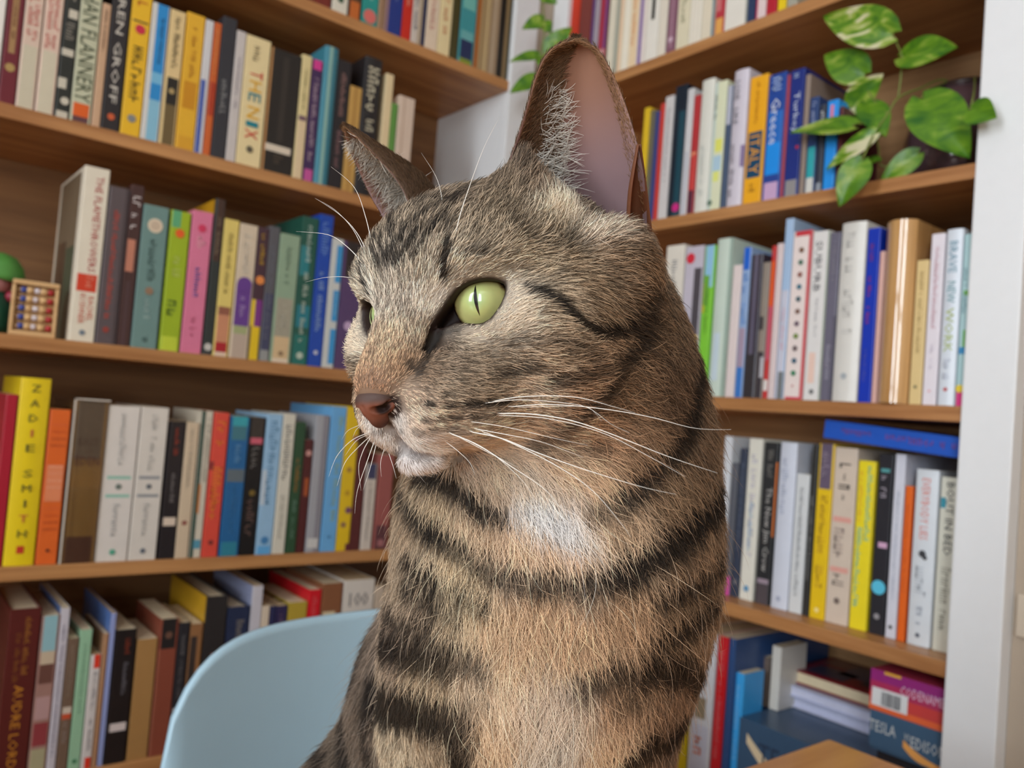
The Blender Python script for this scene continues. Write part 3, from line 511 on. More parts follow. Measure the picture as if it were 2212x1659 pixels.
for a in [
 (1418, 1457, 533, (230, 222, 208), 'off-white paperback at the neck of the cat', [('y', .6, .9, (150, 150, 150), .3)]),
 (1460, 1499, 535, (200, 192, 204), 'lilac book with a red dot', [('c', .92, .24, (214, 40, 60), .3), ('b', .0, .4, (240, 206, 20), .4, 1), ('b', .4, .85, (80, 74, 80), .55, 1), ('b', .2, .6, (190, 184, 196), 0, .5)]),
 (1502, 1524, 532, (132, 206, 60), 'green book with a sky blue head', [('b', .72, 1, (150, 200, 230)), ('b', .55, .75, (206, 190, 40), 0, .25), ('x', .4, .7, (90, 140, 50), .3), ('b', .6, .8, (110, 170, 60), .1, .6)]),
 (1528, 1561, 518, (206, 220, 206), 'pale mint white book', [('b', 0, 1, (150, 170, 156), .85, 1), ('b', .1, .4, (206, 222, 230), .2, .6)], dict(bulge=.002)),
 (1565, 1584, 574, (232, 216, 212), 'slim pinkish white paperback'),
 (1585, 1602, 536, (150, 176, 214), 'blue book with a grey middle', [('b', .0, .2, (60, 120, 196)), ('b', .2, .46, (170, 150, 170)), ('b', .85, 1, (30, 100, 206)), ('y', .46, .85, (90, 140, 210), .6)]),
 (1603, 1628, 551, (64, 58, 70), 'charcoal book with a violet sheen', [('b', 0, .3, (50, 46, 50)), ('b', .3, 1, (104, 98, 118), .35, .6)], dict(gloss=.2)),
 (1629, 1645, 568, (150, 138, 126), 'slim taupe and black book', [('b', .0, .34, (60, 54, 60)), ('b', .5, .6, (70, 64, 66), 0, .6), ('b', .15, .3, (190, 186, 190), .5, 1)]),
 (1646, 1656, 532, (200, 50, 48), 'slim red book with an orange panel', [('b', .6, .9, (230, 92, 36)), ('b', .25, .6, (206, 90, 110)), ('b', .05, .12, (232, 226, 220))]),
 (1657, 1671, 527, (226, 206, 204), 'slim blush white book'),
 (1672, 1690, 474, (170, 196, 226), 'tall pale blue book', [('b', 0, .6, (206, 206, 220)), ('y', .25, .5, (220, 170, 186), .4), ('b', .0, .15, (120, 124, 126), .3, 1)]),
 (1691, 1732, 502, (240, 224, 218), 'white book with a column of coloured dots', [('b', 0, 1, (206, 66, 76), .86, 1), ('b', .97, 1, (206, 60, 70)), ('b', 0, .015, (214, 60, 84))]+dots+[('c', .08, .05, (196, 120, 120))]),
 (1734, 1770, 502, (232, 228, 224), 'white book with heavy black capitals', [('t', 'SUBURB', .64, .94, (70, 66, 74), .42, .4), ('x', .36, .6, (160, 156, 160), .2), ('c', .05, .14, (110, 110, 110)), ('b', .1, .28, (240, 206, 190), .2, .6), ('b', 0, 1, (150, 160, 140), .93, 1)]),
 (1771, 1794, 504, (110, 106, 122), 'grey violet book', [('y', .1, .35, (170, 166, 180), .4), ('x', .7, .95, (150, 146, 156), .3), ('b', 0, .5, (84, 80, 96), .8, 1)]),
 (1796, 1850, 485, (224, 220, 212), 'thick pale grey hardback', [('y', .82, .94, (206, 202, 196), .4), ('y', .7, .8, (206, 202, 196), .4), ('x', .35, .62, (206, 202, 196), .4), ('c', .14, .12, (170, 176, 180))], dict(hard=True, bulge=.004)),
 (1852, 1880, 495, (18, 54, 178), 'royal blue book with red lettering', [('y', .42, .72, (170, 50, 90), .28, .4), ('x', .8, .92, (150, 56, 110), .28, .4), ('x', .1, .3, (80, 90, 190), .3, .4)]),
 (1881, 1892, 544, (222, 176, 164), 'slim rose beige book'),
 (1962, 1989, 564, (226, 198, 140), 'tan paperback beside the glossy brown one', [('x', .35, .92, (176, 146, 90), .3), ('c', .12, .14, (120, 110, 80))]),
 (1991, 2021, 507, (234, 226, 232), 'white book with pink lettering', [('x', .42, .92, (206, 150, 160), .32), ('c', .08, .1, (226, 170, 180)), ('x', .2, .35, (206, 196, 210), .25)]),
 (2024, 2061, 498, (222, 228, 236), 'pale book with teal and yellow capitals', [('t', 'BRAVE', .75, .93, (120, 160, 176), .5), ('t', 'NEW', .58, .7, (110, 160, 166), .5), ('t', 'WORK', .3, .55, (176, 190, 110), .5), ('c', .09, .12, (190, 60, 60)), ('x', .14, .26, (196, 200, 214), .4)], dict(bulge=.002)),
 (2062, 2081, 507, (176, 208, 210), 'aqua book with a magenta foot', [('b', 0, .09, (220, 60, 130)), ('c', .1, .5, (236, 206, 60), .5), ('b', .3, .34, (60, 140, 190)), ('b', .34, .44, (110, 180, 80), .5, .8), ('y', .52, .8, (140, 170, 180), .5), ('b', .64, .67, (110, 170, 80), .3, 1)]),
]: put(RC, *a[:5], a[5] if len(a) > 5 else (), **(a[6] if len(a) > 6 else {}))
# the glossy brown one among them
gm = mat_wood('glossy_brown_cover', (168, 118, 66), (206, 158, 100), 2, 0.12, 1.3, 1.0); gm.node_tree.nodes['Principled BSDF'].inputs['Coat Roughness'].default_value = 0.04
put(RC, 1893, 1960, 483, (190, 140, 84), 'thick glossy wood brown book', [], hard=True, bulge=.012, D=.2, gloss=.15, parent_mat=gm)
RDr = Row('R', SH[4], 'row under the lying blue book', 'books on the shelf under the lying blue book', back=.042)
for a in [
 (1543, 1560, 942, (220, 222, 226), 'white book half hidden by fur', [('b', 0, .2, (206, 90, 160))], {}),
 (1562, 1576, 1000, (96, 98, 106), 'slim dark grey book', [('b', 0, .14, (224, 80, 170))]),
 (1578, 1594, 968, (58, 66, 84), 'dark slate paperback', [('x', .3, .9, (110, 120, 140), .35), ('c', .1, .3, (110, 110, 116))]),
 (1596, 1625, 947, (232, 228, 214), 'cream white book with pastel lettering', [('y', .25, .9, (196, 190, 206), .4), ('c', .07, .2, (90, 150, 190)), ('x', .3, .6, (150, 186, 214), .3)]),
 (1629, 1660, 955, (44, 46, 48), 'black book with white script title', [('t', 'The New Jim Crow', .2, .72, (190, 186, 180), .5), ('b', .125, .155, (156, 140, 152)), ('b', 0, .12, (84, 76, 80)), ('x', .76, .95, (130, 126, 120), .4), ('b', .42, .88, (222, 120, 50), .92, 1)]),
 (1664, 1700, 955, (214, 218, 230), 'bluish white book', [('y', .55, .9, (180, 186, 206), .35, .4), ('c', .06, .14, (170, 176, 196))], dict(bulge=.002)),
 (1702, 1730, 1023, (220, 222, 222), 'shorter white book with fine black print', [('x', .1, .9, (110, 112, 116), .28)]),
 (1732, 1745, 961, (52, 52, 50), 'slim black book with white print', [('x', .2, .7, (150, 150, 146), .4)]),
 (1747, 1780, 958, (236, 196, 30), 'yellow book with a violet head', [('b', .74, 1, (106, 92, 112)), ('y', .8, .95, (150, 136, 150), .5), ('x', .35, .7, (196, 150, 40), .5), ('x', .15, .3, (206, 160, 40), .5), ('c', .05, .14, (250, 230, 150))]),
 (1781, 1830, 966, (216, 198, 180), 'beige book with stacked black words', [('x', 0.870, 0.910, (60, 54, 52), .5), ('x', 0.810, 0.850, (90, 80, 76), .1), ('x', 0.750, 0.790, (60, 54, 52), .5), ('x', 0.690, 0.730, (90, 80, 76), .14), ('x', 0.630, 0.670, (50, 46, 44), .62), ('b', .575, .605, (226, 164, 150), .1, .9), ('b', .29, .32, (226, 164, 150), .1, .9), ('x', .36, .54, (170, 150, 140), .6), ('x', .2, .28, (150, 134, 124), .5), ('c', .13, .13, (120, 104, 96))], dict(hard=True)),
 (1833, 1870, 995, (242, 220, 40), 'bright yellow book with turquoise capitals', [('y', .1, .6, (80, 190, 180), .3, .3), ('y', .5, .97, (110, 196, 170), .3, .72), ('x', .62, .95, (230, 160, 60), .2, .25)]),
 (1876, 1908, 981, (42, 42, 48), 'black book with a turquoise ball', [('c', .26, .48, (90, 196, 226)), ('y', .74, .88, (170, 160, 170), .5), ('b', .48, .51, (214, 170, 200), .3, .9), ('c', .1, .2, (150, 146, 150)), ('b', .9, .92, (90, 160, 160), .2, .8)]),
 (1911, 1934, 981, (216, 216, 226), 'slim white book beside the turquoise ball', [('x', .2, .8, (170, 176, 190), .25), ('c', .06, .2, (80, 80, 80))]),
 (1936, 1953, 1050, (232, 104, 30), 'slim orange paperback', [('x', .3, .9, (206, 90, 40), .3)]),
 (1958, 2008, 1013, (222, 226, 230), 'white book with red title and black blot', [('t', 'EVERYBODY LIES', .6, .95, (226, 130, 116), .36), ('c', .52, .16, (60, 60, 64)), ('c', .5, .1, (60, 60, 64), .62), ('x', .25, .48, (196, 200, 206), .5), ('x', .1, .22, (150, 156, 170), .25), ('c', .06, .1, (90, 96, 110))], dict(bulge=.002)),
 (2012, 2056, 1030, (226, 224, 208), 'cream book beside the white end post', [('t', 'BOUT IN BED', .55, .97, (70, 70, 70), .4), ('b', .82, .88, (60, 150, 170), 0, .3), ('b', .42, .5, (196, 90, 90), .8, 1), ('x', .08, .48, (180, 176, 160), .5)]),
]: put(RDr, *a[:5], a[5] if len(a) > 5 else (), **(a[6] if len(a) > 6 else {}))
RE = Row('R', SH[5], 'bottom row with the game boxes', 'things on the lowest shelf in view', back=.02)
for a in [
 (1462, 1478, 1530, (216, 190, 30), 'yellow book half hidden by the cat', []),
 (1482, 1527, 1358, (218, 220, 224), 'tall white illustrated book', [('b', .42, .56, (150, 136, 110), .2, .7), ('x', .62, .95, (196, 170, 150), .4), ('b', 0, .38, (206, 208, 222)), ('y', .1, .3, (214, 120, 80), .5)], dict(D=.21)),
 (1530, 1552, 1372, (204, 34, 44), 'tall red book', [('x', .2, .9, (230, 120, 120), .35), ('b', .6, .75, (206, 20, 30))], dict(D=.21)),
 (1553, 1567, 1378, (46, 76, 124), 'tall slim navy book', [], dict(D=.26, sb=.012)),
 (1568, 1590, 1450, (60, 164, 230), 'bright blue book', [('x', .3, .9, (140, 200, 240), .3)], dict(D=.05)),
]: put(RE, *a[:5], a[5] if len(a) > 5 else (), **(a[6] if len(a) > 6 else {}))
# ------------------------------------------------------------------ clear slipcase over the gold brown book
def clear_plastic(name, tint=(1, 1, 1), rough=0.08, amount=0.75):
    m = bpy.data.materials.new(name); m.use_nodes = True; nt = m.node_tree; N = nt.nodes
    for n in list(N):
        if n.type == 'BSDF_PRINCIPLED': N.remove(n)
    tr = N.new('ShaderNodeBsdfTransparent'); gl = N.new('ShaderNodeBsdfGlossy'); mx = N.new('ShaderNodeMixShader'); fr = N.new('ShaderNodeFresnel')
    ad = N.new('ShaderNodeMath'); ad.operation = 'MULTIPLY_ADD'; ad.inputs[1].default_value = amount; ad.inputs[2].default_value = 0.04
    tr.inputs[0].default_value = (*tint, 1); gl.inputs['Roughness'].default_value = rough
    nt.links.new(fr.outputs[0], ad.inputs[0]); nt.links.new(ad.outputs[0], mx.inputs[0]); nt.links.new(tr.outputs[0], mx.inputs[1]); nt.links.new(gl.outputs[0], mx.inputs[2])
    nt.links.new(mx.outputs[0], N['Material Output'].inputs['Surface'])
    return m
plastic = clear_plastic('clear_plastic', (0.95, 0.94, 0.92), 0.08, 0.3)
a_, b_ = LDr.along(126.5), LDr.along(204.5)
sc = tag(empty('slipcase', (a_, YL+0.004, SH[4]+0.0002)), 'clear plastic slipcase around the gold brown book below the abacus', 'slipcase')
W_ = b_-a_; Hs = LDr.height(a_, 860)
box('front_pane', (0, 0, 0), (W_, 0.0008, Hs), plastic, sc)
box('side_pane', (-0.0008, 0.0009, 0), (0, 0.15, Hs), plastic, sc)
box('top_pane', (0, 0.0009, Hs-0.0008), (W_, 0.15, Hs), plastic, sc)
edge_m = mat_plain((226, 214, 200), 0.15, 0.0, 0.8)
box('edge_strip', (-0.0004, -0.0006, 0), (0.0016, 0.0008, Hs), edge_m, sc); box('edge_strip', (0, -0.0006, Hs-0.0018), (W_, 0.0008, Hs), edge_m, sc)
# ------------------------------------------------------------------ the blue book lying on the row
def lying(o, top_left, tilt=0.0, rotz=0.0):
    Mx = Matrix(((0, 1, 0), (0, 0, -1), (-1, 0, 0)))
    o.rotation_euler = (Matrix.Rotation(rotz, 3, 'Z') @ Matrix.Rotation(tilt, 3, 'X') @ Mx).to_euler(); o.location = top_left
o = make_book('book', (0, 0, 0), 0, 0.0255, 0.184, 0.16, (32, 88, 190), [('y', .10, .36, (122, 70, 140), .3), ('y', .44, .95, (122, 66, 140), .34)], hard=True)
lying(o, (XR+0.022, 0.612, CZ+0.0285), math.radians(4.0))
tag(o, 'blue hardback lying flat across the tops of other books', 'book', 'books on the shelf under the lying blue book')
# ------------------------------------------------------------------ game boxes and the pile on the lowest shelf
blue_box = (58, 86, 114)
zA = SH[5]+0.0004
def carton(name, loc, size, rgb, label, prints, lid=None):
    r = tag(empty(name, loc), label, 'box', 'things on the lowest shelf in view')
    w, d, h = size                                      # along -Y, along +X, up
    if lid:
        box('tray', (0.001, -w+0.001, 0), (d-0.001, -0.001, h*lid), mat_plain(tuple(int(c*0.92) for c in rgb), 0.35), r, 0.0008)
        face = box('lid', (0, -w, h*lid*0.15), (d, 0, h), mat_plain(rgb, 0.35), r, 0.0012)
    else: face = box('body', (0, -w, 0), (d, 0, h), mat_plain(rgb, 0.35), r, 0.0012)
    for p in prints:
        if p[0] == 'r':
            _, u0, u1, z0, z1, c = p; q = -0.0003-0.00004*prints.index(p)
            mesh_obj('printed_panel', [(q, -u0*w, z0*h), (q, -u1*w, z0*h), (q, -u1*w, z1*h), (q, -u0*w, z1*h)], [(0, 1, 2, 3)][:1], mat_plain(c, 0.35), face)
        elif p[0] == 't':
            _, s, u0, u1, z0, z1, c = p; v, f, _a = text_geo(s)
            mesh_obj('title', [(-0.0009, -(u0+(u1-u0)*k[0])*w, (z0+(z1-z0)*k[1])*h) for k in v], f, mat_plain(c, 0.5, 0), face)
        elif p[0] == 'a':                               # swooping ribbon
            _, u0, u1, z0, z1, t, c = p; V = []; F = []
            for i in range(13):
                s = i/12; u = u0+(u1-u0)*s; z = z0+(z1-z0)*(1-(1-s)**2)
                V += [(-0.0007, -u*w, (z-t*(0.5+0.5*math.sin(math.pi*min(1, s*1.5+.1))))*h), (-0.0007, -u*w, (z+t*0.6)*h)]
                if i: F.append((2*i-2, 2*i, 2*i+1, 2*i-1))
            mesh_obj('printed_ribbon', V, F, mat_plain(c, 0.4), face)
        elif p[0] == 'bar':
            _, u0, u1, z0, z1 = p; V = []; F = []; u = u0; rr = random.Random(3)
            while u < u1:
                g = rr.uniform(.004, .014); i = len(V)
                V += [(-0.0008, -u*w, z0*h), (-0.0008, -(u+g)*w, z0*h), (-0.0008, -(u+g)*w, z1*h), (-0.0008, -u*w, z1*h)]; F.append((i, i+1, i+2, i+3)); u += g+rr.uniform(.004, .012)
            mesh_obj('barcode', V, F, mat_plain((60, 60, 64), 0.5, 0), face)
    return r
carton('game_box', (XR+0.015, 0.712, zA), (0.285, 0.25, 0.1235), blue_box, 'large slate blue game box under the pile, with a cream ribbon', [('t', 'TESLA', .12, .42, .56, .80, (40, 56, 80)), ('a', .05, .5, .80, .34, .09, (226, 206, 170))], .5)
carton('game_box', (XR+0.03, 0.516, zA+0.124), (0.09, 0.2, 0.0245), (36, 34, 40), 'flat black filler for the shadowed gap between the two slate blue game boxes', [])  # added dark slab stands in for a gap that is only in shadow
carton('game_box', (XR+0.015, 0.5205, zA+0.149), (0.0945, 0.25, 0.0485), (64, 94, 122), 'slate blue game box with white title and orange ribbon', [('t', 'TESLA', .0, .36, .48, .76, (206, 210, 210)), ('t', 'vs', .47, .54, .52, .68, (190, 196, 196)), ('t', 'EDISON', .56, 1.0, .38, .66, (206, 210, 210)), ('a', .46, 1.0, .42, .08, .14, (240, 170, 90))], .5)
carton('game_box', (XR+0.015, 0.5225, zA+0.198), (0.0965, 0.23, 0.0505), (184, 60, 84), 'magenta and orange game box with a barcode', [('r', 0, 1, .72, 1, (150, 40, 120)), ('r', 0, 1, .45, .72, (176, 48, 90)), ('r', 0, 1, .16, .45, (206, 66, 62)), ('r', 0, 1, 0, .16, (232, 104, 56)), ('r', .03, .5, .12, .56, (226, 226, 226)), ('bar', .16, .42, .16, .5), ('t', 'CODENAMES', .4, .99, .55, .78, (226, 190, 214)), ('r', .18, .4, .93, 1.0, (226, 170, 60))], .55)
def flat_book(loc, size, cov, pg, label, tone=None):
    r = tag(empty('book', loc), label, 'book', 'things on the lowest shelf in view'); w, d, h = size
    box('cover', (0, -w, h-0.0025), (d, 0, h), mat_plain(cov, 0.3), r, 0.0006)
    box('cover', (0, -w, 0), (d, 0, 0.0025), mat_plain(cov, 0.3), r, 0.0006)
    box('pages', (0.003, -w+0.003, 0.0026), (d-0.003, -0.003, h-0.0026), mat_plain(pg, 0.85, 0.12), r)
    for (u0, u1, v0, v1, c) in tone or ():
        mesh_obj('cover_print', [(u0*d, -v0*w, h+0.0003), (u0*d, -v1*w, h+0.0003), (u1*d, -v1*w, h+0.0003), (u1*d, -v0*w, h+0.0003)], [(0, 1, 2, 3)], mat_plain(c, 0.3, 0.2), r)
    return r
zP = zA+0.124
flat_book((XR+0.128, 0.700, zP+0.0003), (0.165, 0.12, 0.017), (206, 206, 226), (206, 208, 232), 'white lilac book lying at the bottom of the pile')
flat_book((XR+0.120, 0.722, zP+0.0178), (0.18, 0.13, 0.0165), (196, 200, 228), (214, 214, 234), 'larger white lilac book lying under the red one')
flat_book((XR+0.134, 0.712, zP+0.0348), (0.18, 0.13, 0.0205), (130, 24, 34), (226, 208, 172), 'red hardback lying on top of the pile', [(.1, .5, .1, .45, (60, 54, 74)), (.35, .9, .3, .75, (76, 66, 92)), (.6, .95, .05, .3, (110, 60, 60)), (.2, .4, .55, .85, (40, 40, 56))])
RS = Row('R', SH[5]+0.1242, 'bottom row with the game boxes', 'things on the lowest shelf in view', back=.088)
for i, (xa, xb, hh, c, d) in enumerate([(1607, 1621, .062, (150, 116, 110), 'small taupe box set standing on the slate blue box'), (1622, 1636, .066, (214, 90, 150), 'small pink book standing on the slate blue box'), (1637, 1657, .074, (110, 96, 88), 'small grey brown book standing on the slate blue box')]):
    put(RS, xa, xb, hh, c, d, [('x', .1, .9, tuple(min(255, int(v*1.25)) for v in c), .3)], D=.09)
    bpy.data.objects[LABELS[d+' in the '+RS.where][0]]['label'] = d
oo = put(RS, 1660, 1680, .094, (222, 216, 206), 'slim white book standing beside the pile', [], D=.07); oo['label'] = 'slim white book standing beside the pile on the slate blue box'
# ------------------------------------------------------------------ abacus and figurine on the chair-side bookcase
pine = mat_wood('pale_pine', (196, 150, 96), (226, 184, 130), 0, 0.55)
ab = tag(empty('abacus', (0.1560, YL+0.012, SH[3]+0.0003), math.radians(-4)), 'small pale wooden abacus with blue, white and red beads', 'abacus')
aw, ah, ad = 0.0540, 0.073, 0.016
box('frame', (0, 0, 0), (aw, ad, 0.006), pine, ab, 0.001); box('frame', (0, 0, ah-0.006), (aw, ad, ah), pine, ab, 0.001)
box('frame', (0, 0.002, 0.0062), (0.004, ad, ah-0.0062), pine, ab, 0.001); box('frame', (aw-0.004, 0.002, 0.0062), (aw, ad, ah-0.0062), pine, ab, 0.001)
box('back_board', (0.004, ad-0.004, 0.0062), (aw-0.004, ad, ah-0.0062), pine, ab)
bead_c = [(60, 74, 150), (226, 212, 214), (182, 44, 48)]
for i in range(5):
    z = 0.0125+i*0.0120
    tube('rod', [(0.004, 0.006, z), (aw-0.004, 0.006, z)], 0.0011, pine, ab, 6)
    for x, c in ((0.0135, 0), (0.028, 1), (0.045, 2)):
        jx = x+random.uniform(-.0012, .0012)
        tube('bead', [(jx-0.0035, 0.006, z), (jx-0.0030, 0.006, z), (jx+0.0030, 0.006, z), (jx+0.0035, 0.006, z)], [0.0028, 0.0038, 0.0038, 0.0028], mat_plain(bead_c[c], 0.35), ab, 10)
    for x in (0.0205, 0.0365):
        tube('bead', [(x-0.0042, 0.006, z), (x-0.0035, 0.006, z), (x+0.0035, 0.006, z), (x+0.0042, 0.006, z)], [0.0032, 0.0046, 0.0046, 0.0032], pine, ab, 10)
fg = tag(empty('figurine', (0.141, YL+0.068, SH[3]+0.0003)), 'painted green figurine with a domed cap beside the abacus', 'figurine')
gr = mat_plain((84, 146, 66), 0.4, 0.25)
lathe('body', [(0, 0), (.026, 0), (.030, .012), (.028, .034), (.020, .052), (.016, .058), (0, .058)], mat_plain((26, 74, 52), 0.4, 0.3), fg)
h_ = lathe('head', [(0, 0), (.014, .002), (.022, .014), (.022, .026), (.012, .038), (0, .040)], mat_plain((206, 140, 136), 0.45, 0.12), fg); h_.location = (0, 0, .052)
h_ = lathe('cap', [(.001, .034), (.016, .031), (.027, .020), (.033, .006), (.034, 0), (.029, -.002), (.025, .006), (.012, .018), (0, .02)], gr, fg); h_.location = (0.003, 0, .077); h_.rotation_euler = (0.1, 0.16, 0)
for dx, dz, c in ((.027, .072, (176, 30, 34)), (.020, .052, (150, 40, 60)), (-.01, .076, (206, 120, 120))):
    b = lathe('ornament', [(0, -.008), (.006, -.006), (.0085, 0), (.006, .006), (0, .008)], mat_plain(c, 0.4), fg, 14); b.location = (dx, -.014, dz)
# ------------------------------------------------------------------ pothos
def leaf_mat(name, vari):
    m = bpy.data.materials.new(name); m.use_nodes = True; nt = m.node_tree; N = nt.nodes; p = N['Principled BSDF']
    tc = N.new('ShaderNodeTexCoord'); mp = N.new('ShaderNodeMapping'); mp.inputs['Scale'].default_value = (70, 24, 60)
    nz = N.new('ShaderNodeTexNoise'); nz.inputs['Scale'].default_value = 1.0; nz.inputs['Detail'].default_value = 4; nz.inputs['Distortion'].default_value = 0.8
    cr = N.new('ShaderNodeValToRGB'); e = cr.color_ramp.elements
    e[0].position = 0.30; e[0].color = (*lin((52, 112, 34)), 1); e[1].position = 0.5+0.12*(1-vari); e[1].color = (*lin((112, 160, 34)), 1)
    x = e.new(0.60+0.22*(1-vari)); x.color = (*lin((176, 196, 84)), 1); x = e.new(0.68+0.26*(1-vari)); x.color = (*lin((236, 230, 190)), 1)
    nt.links.new(tc.outputs['Object'], mp.inputs['Vector']); nt.links.new(mp.outputs['Vector'], nz.inputs['Vector']); nt.links.new(nz.outputs['Fac'], cr.inputs['Fac'])
    nt.links.new(cr.outputs['Color'], p.inputs['Base Color']); p.inputs['Roughness'].default_value = 0.32
    tl = N.new('ShaderNodeBsdfTranslucent'); mx = N.new('ShaderNodeMixShader'); mx.inputs[0].default_value = 0.3
    nt.links.new(cr.outputs['Color'], tl.inputs['Color']); nt.links.new(p.outputs[0], mx.inputs[1]); nt.links.new(tl.outputs[0], mx.inputs[2]); nt.links.new(mx.outputs[0], N['Material Output'].inputs['Surface'])
    return m
LM_ = [leaf_mat('leaf_green', 0.2), leaf_mat('leaf_variegated', 1.25), leaf_mat('leaf_pale', 0.75)]
stem_m = mat_plain((122, 132, 58), 0.5, 0.1)
def leaf(par, base, tip, width, m, normal, cup=0.18, droop=0.1):
    base, tip = np.array(base), np.array(tip); ax = tip-base; L = np.linalg.norm(ax); ax /= L
    n = np.array(normal, float); n -= ax*(n @ ax); n /= np.linalg.norm(n); s = np.cross(ax, n)
    V = []; F = []; nu, nv = 12, 8
    for i in range(nu+1):
        t = i/nu; hw = 0.5*width*(math.sin(math.pi*min(1, t**0.62))**0.85)*(1.0 if t > 0.08 else 0.86+0.14*t/0.08) if 0 < t < 1 else 0.0
        if i == 0: hw = 0.10*width
        for j in range(nv+1):
            q = 2*j/nv-1; back = -0.10*L*(abs(q)**1.5)*max(0, 1-t*3.2)        # heart-shaped lobes at the stalk
            p = base+ax*(t*L+back)+s*hw*q+n*(cup*hw*abs(q)*1.2-droop*L*(t-0.45)**2+0.02*L*math.sin(5*t+2*q))
            V.append(p)
    for i in range(nu):
        for j in range(nv): a = i*(nv+1)+j; F.append((a, a+1, a+nv+2, a+nv+1))
    # thin but solid: a second skin 0.35 mm behind
    k = len(V); V += [v-n*0.00035 for v in V]; F += [tuple(k+x for x in f[::-1]) for f in F]
    loc = np.array(par.location); c = base
    o = mesh_obj('leaf', [v-c for v in V], F, m, par, smooth=True); o.location = c-loc
    return o
def onX(x, y, X): return on_plane(x, y, 0, X)
def onY(x, y, Y): return on_plane(x, y, 1, Y)
vz = tag(empty('vase', (XR+0.145, 0.504, SH[2]+0.0003)), 'round smoky glass vase of the pothos beside the white post', 'vase')
glass = bpy.data.materials.new('smoky_glaze'); glass.use_nodes = True; gb = glass.node_tree.nodes['Principled BSDF']
gb.inputs['Base Color'].default_value = (*lin((120, 92, 98)), 1); gb.inputs['Roughness'].default_value = 0.12; gb.inputs['Transmission Weight'].default_value = 0.45; gb.inputs['Coat Weight'].default_value = 0.5
lathe('bowl', [(0, .002), (.045, 0), (.062, .012), (.074, .045), (.076, .08), (.068, .115), (.052, .140), (.046, .150), (.043, .149), (.049, .138), (.064, .113), (.072, .08), (.070, .046), (.058, .016), (0, .008)], glass, vz, 40)
tr_ = lathe('rim', [(.0465, -.003), (.0495, 0), (.047, .004), (.043, .003), (.042, -.002), (.0465, -.003)], mat_plain((62, 44, 40), 0.3), vz, 40); tr_.location = (0, 0, .150)
pt = tag(empty('pothos_plant', (XR+0.145, 0.504, SH[2]+0.15)), 'trailing pothos with green and cream heart-shaped leaves', 'plant')
pl = np.array(pt.location)
toc = lambda p: (CAM-np.array(p))/np.linalg.norm(CAM-np.array(p))
for (bx_, by_, tx, ty, w_px, X, mi, tilt) in [
 (1927, 72, 1776, 34, 92, 1.035, 1, (0, 0, .25)), (1946, 122, 2068, 100, 74, 1.055, 2, (0, 0, .5)), (1868, 160, 1779, 118, 78, 1.05, 2, (0, 0, .2)),
 (1836, 232, 1908, 158, 62, 1.06, 1, (0, .3, .2)), (1842, 270, 1706, 284, 62, 1.02, 2, (0, 0, .9)), (1872, 222, 1914, 294, 66, 1.05, 0, (0, -.3, .2)),
 (1890, 286, 1783, 366, 48, 1.03, 1, (0, .3, .5)), (1862, 346, 1812, 446, 68, 0.995, 0, (0, .2, .3)), (1984, 330, 1898, 398, 52, 1.045, 0, (0, 0, .4)),
 (1992, 212, 2094, 340, 112, 1.035, 0, (0, 0, .25)), (2096, 236, 2152, 254, 62, 1.005, 0, (0, .4, .5)), (1852, 260, 1886, 208, 40, 1.07, 2, (0, .2, .3)),
 (1906, 262, 1872, 322, 44, 1.05, 1, (0, .5, .2)), (1862, 352, 1905, 344, 36, 1.06, 0, (0, 0, .9))]:
    b = onX(bx_, by_, X); t = onX(tx, ty, X-0.01); d = project(b)[2]
    leaf(pt, b, t, w_px*d/FPX, LM_[mi], toc(b)+np.array(tilt))
def stem(par, pts, r=0.0014):
    P = np.array(pts); L0 = np.array(par.location)
    t = np.linspace(0, len(P)-1, (len(P)-1)*5+1); q = []
    for v in t:
        i = min(int(v), len(P)-2); f = v-i; p0, p1, p2, p3 = P[max(i-1, 0)], P[i], P[i+1], P[min(i+2, len(P)-1)]
        q.append(0.5*((2*p1)+(p2-p0)*f+(2*p0-5*p1+4*p2-p3)*f*f+(3*p1-p0-3*p2+p3)*f**3))
    return tube('stem', np.array(q)-L0, r, stem_m, par, 7)
root_ = np.array([XR+0.145, 0.50, SH[2]+0.10]); lip = np.array([XR+0.105, 0.512, SH[2]+0.156])
stem(pt, [root_, lip, onX(1985, 192, 1.09), onX(1940, 212, 1.06), onX(1918, 246, 1.05), onX(1890, 286, 1.035), onX(1862, 346, 1.0)])
stem(pt, [onX(1940, 212, 1.06), onX(1946, 165, 1.058), onX(1948, 122, 1.055), onX(1938, 96, 1.045), onX(1927, 72, 1.035)], .0012)
stem(pt, [onX(1918, 246, 1.05), onX(1895, 225, 1.055), onX(1872, 190, 1.055), onX(1868, 160, 1.05)], .0010)
stem(pt, [onX(1918, 246, 1.05), onX(1885, 262, 1.045), onX(1842, 270, 1.02)], .0010)
stem(pt, [onX(1895, 225, 1.055), onX(1850, 228, 1.06), onX(1836, 232, 1.06)], .0009)
stem(pt, [onX(1890, 286, 1.035), onX(1898, 320, 1.05), onX(1908, 360, 1.07), onX(1990, 340, 1.06), onX(1984, 330, 1.045)], .0010)
stem(pt, [lip, onX(2000, 196, 1.07), onX(1992, 212, 1.035)], .0011)
stem(pt, [root_, onX(2105, 170, 1.13), onX(2104, 200, 1.04), onX(2096, 236, 1.005)], .0011)
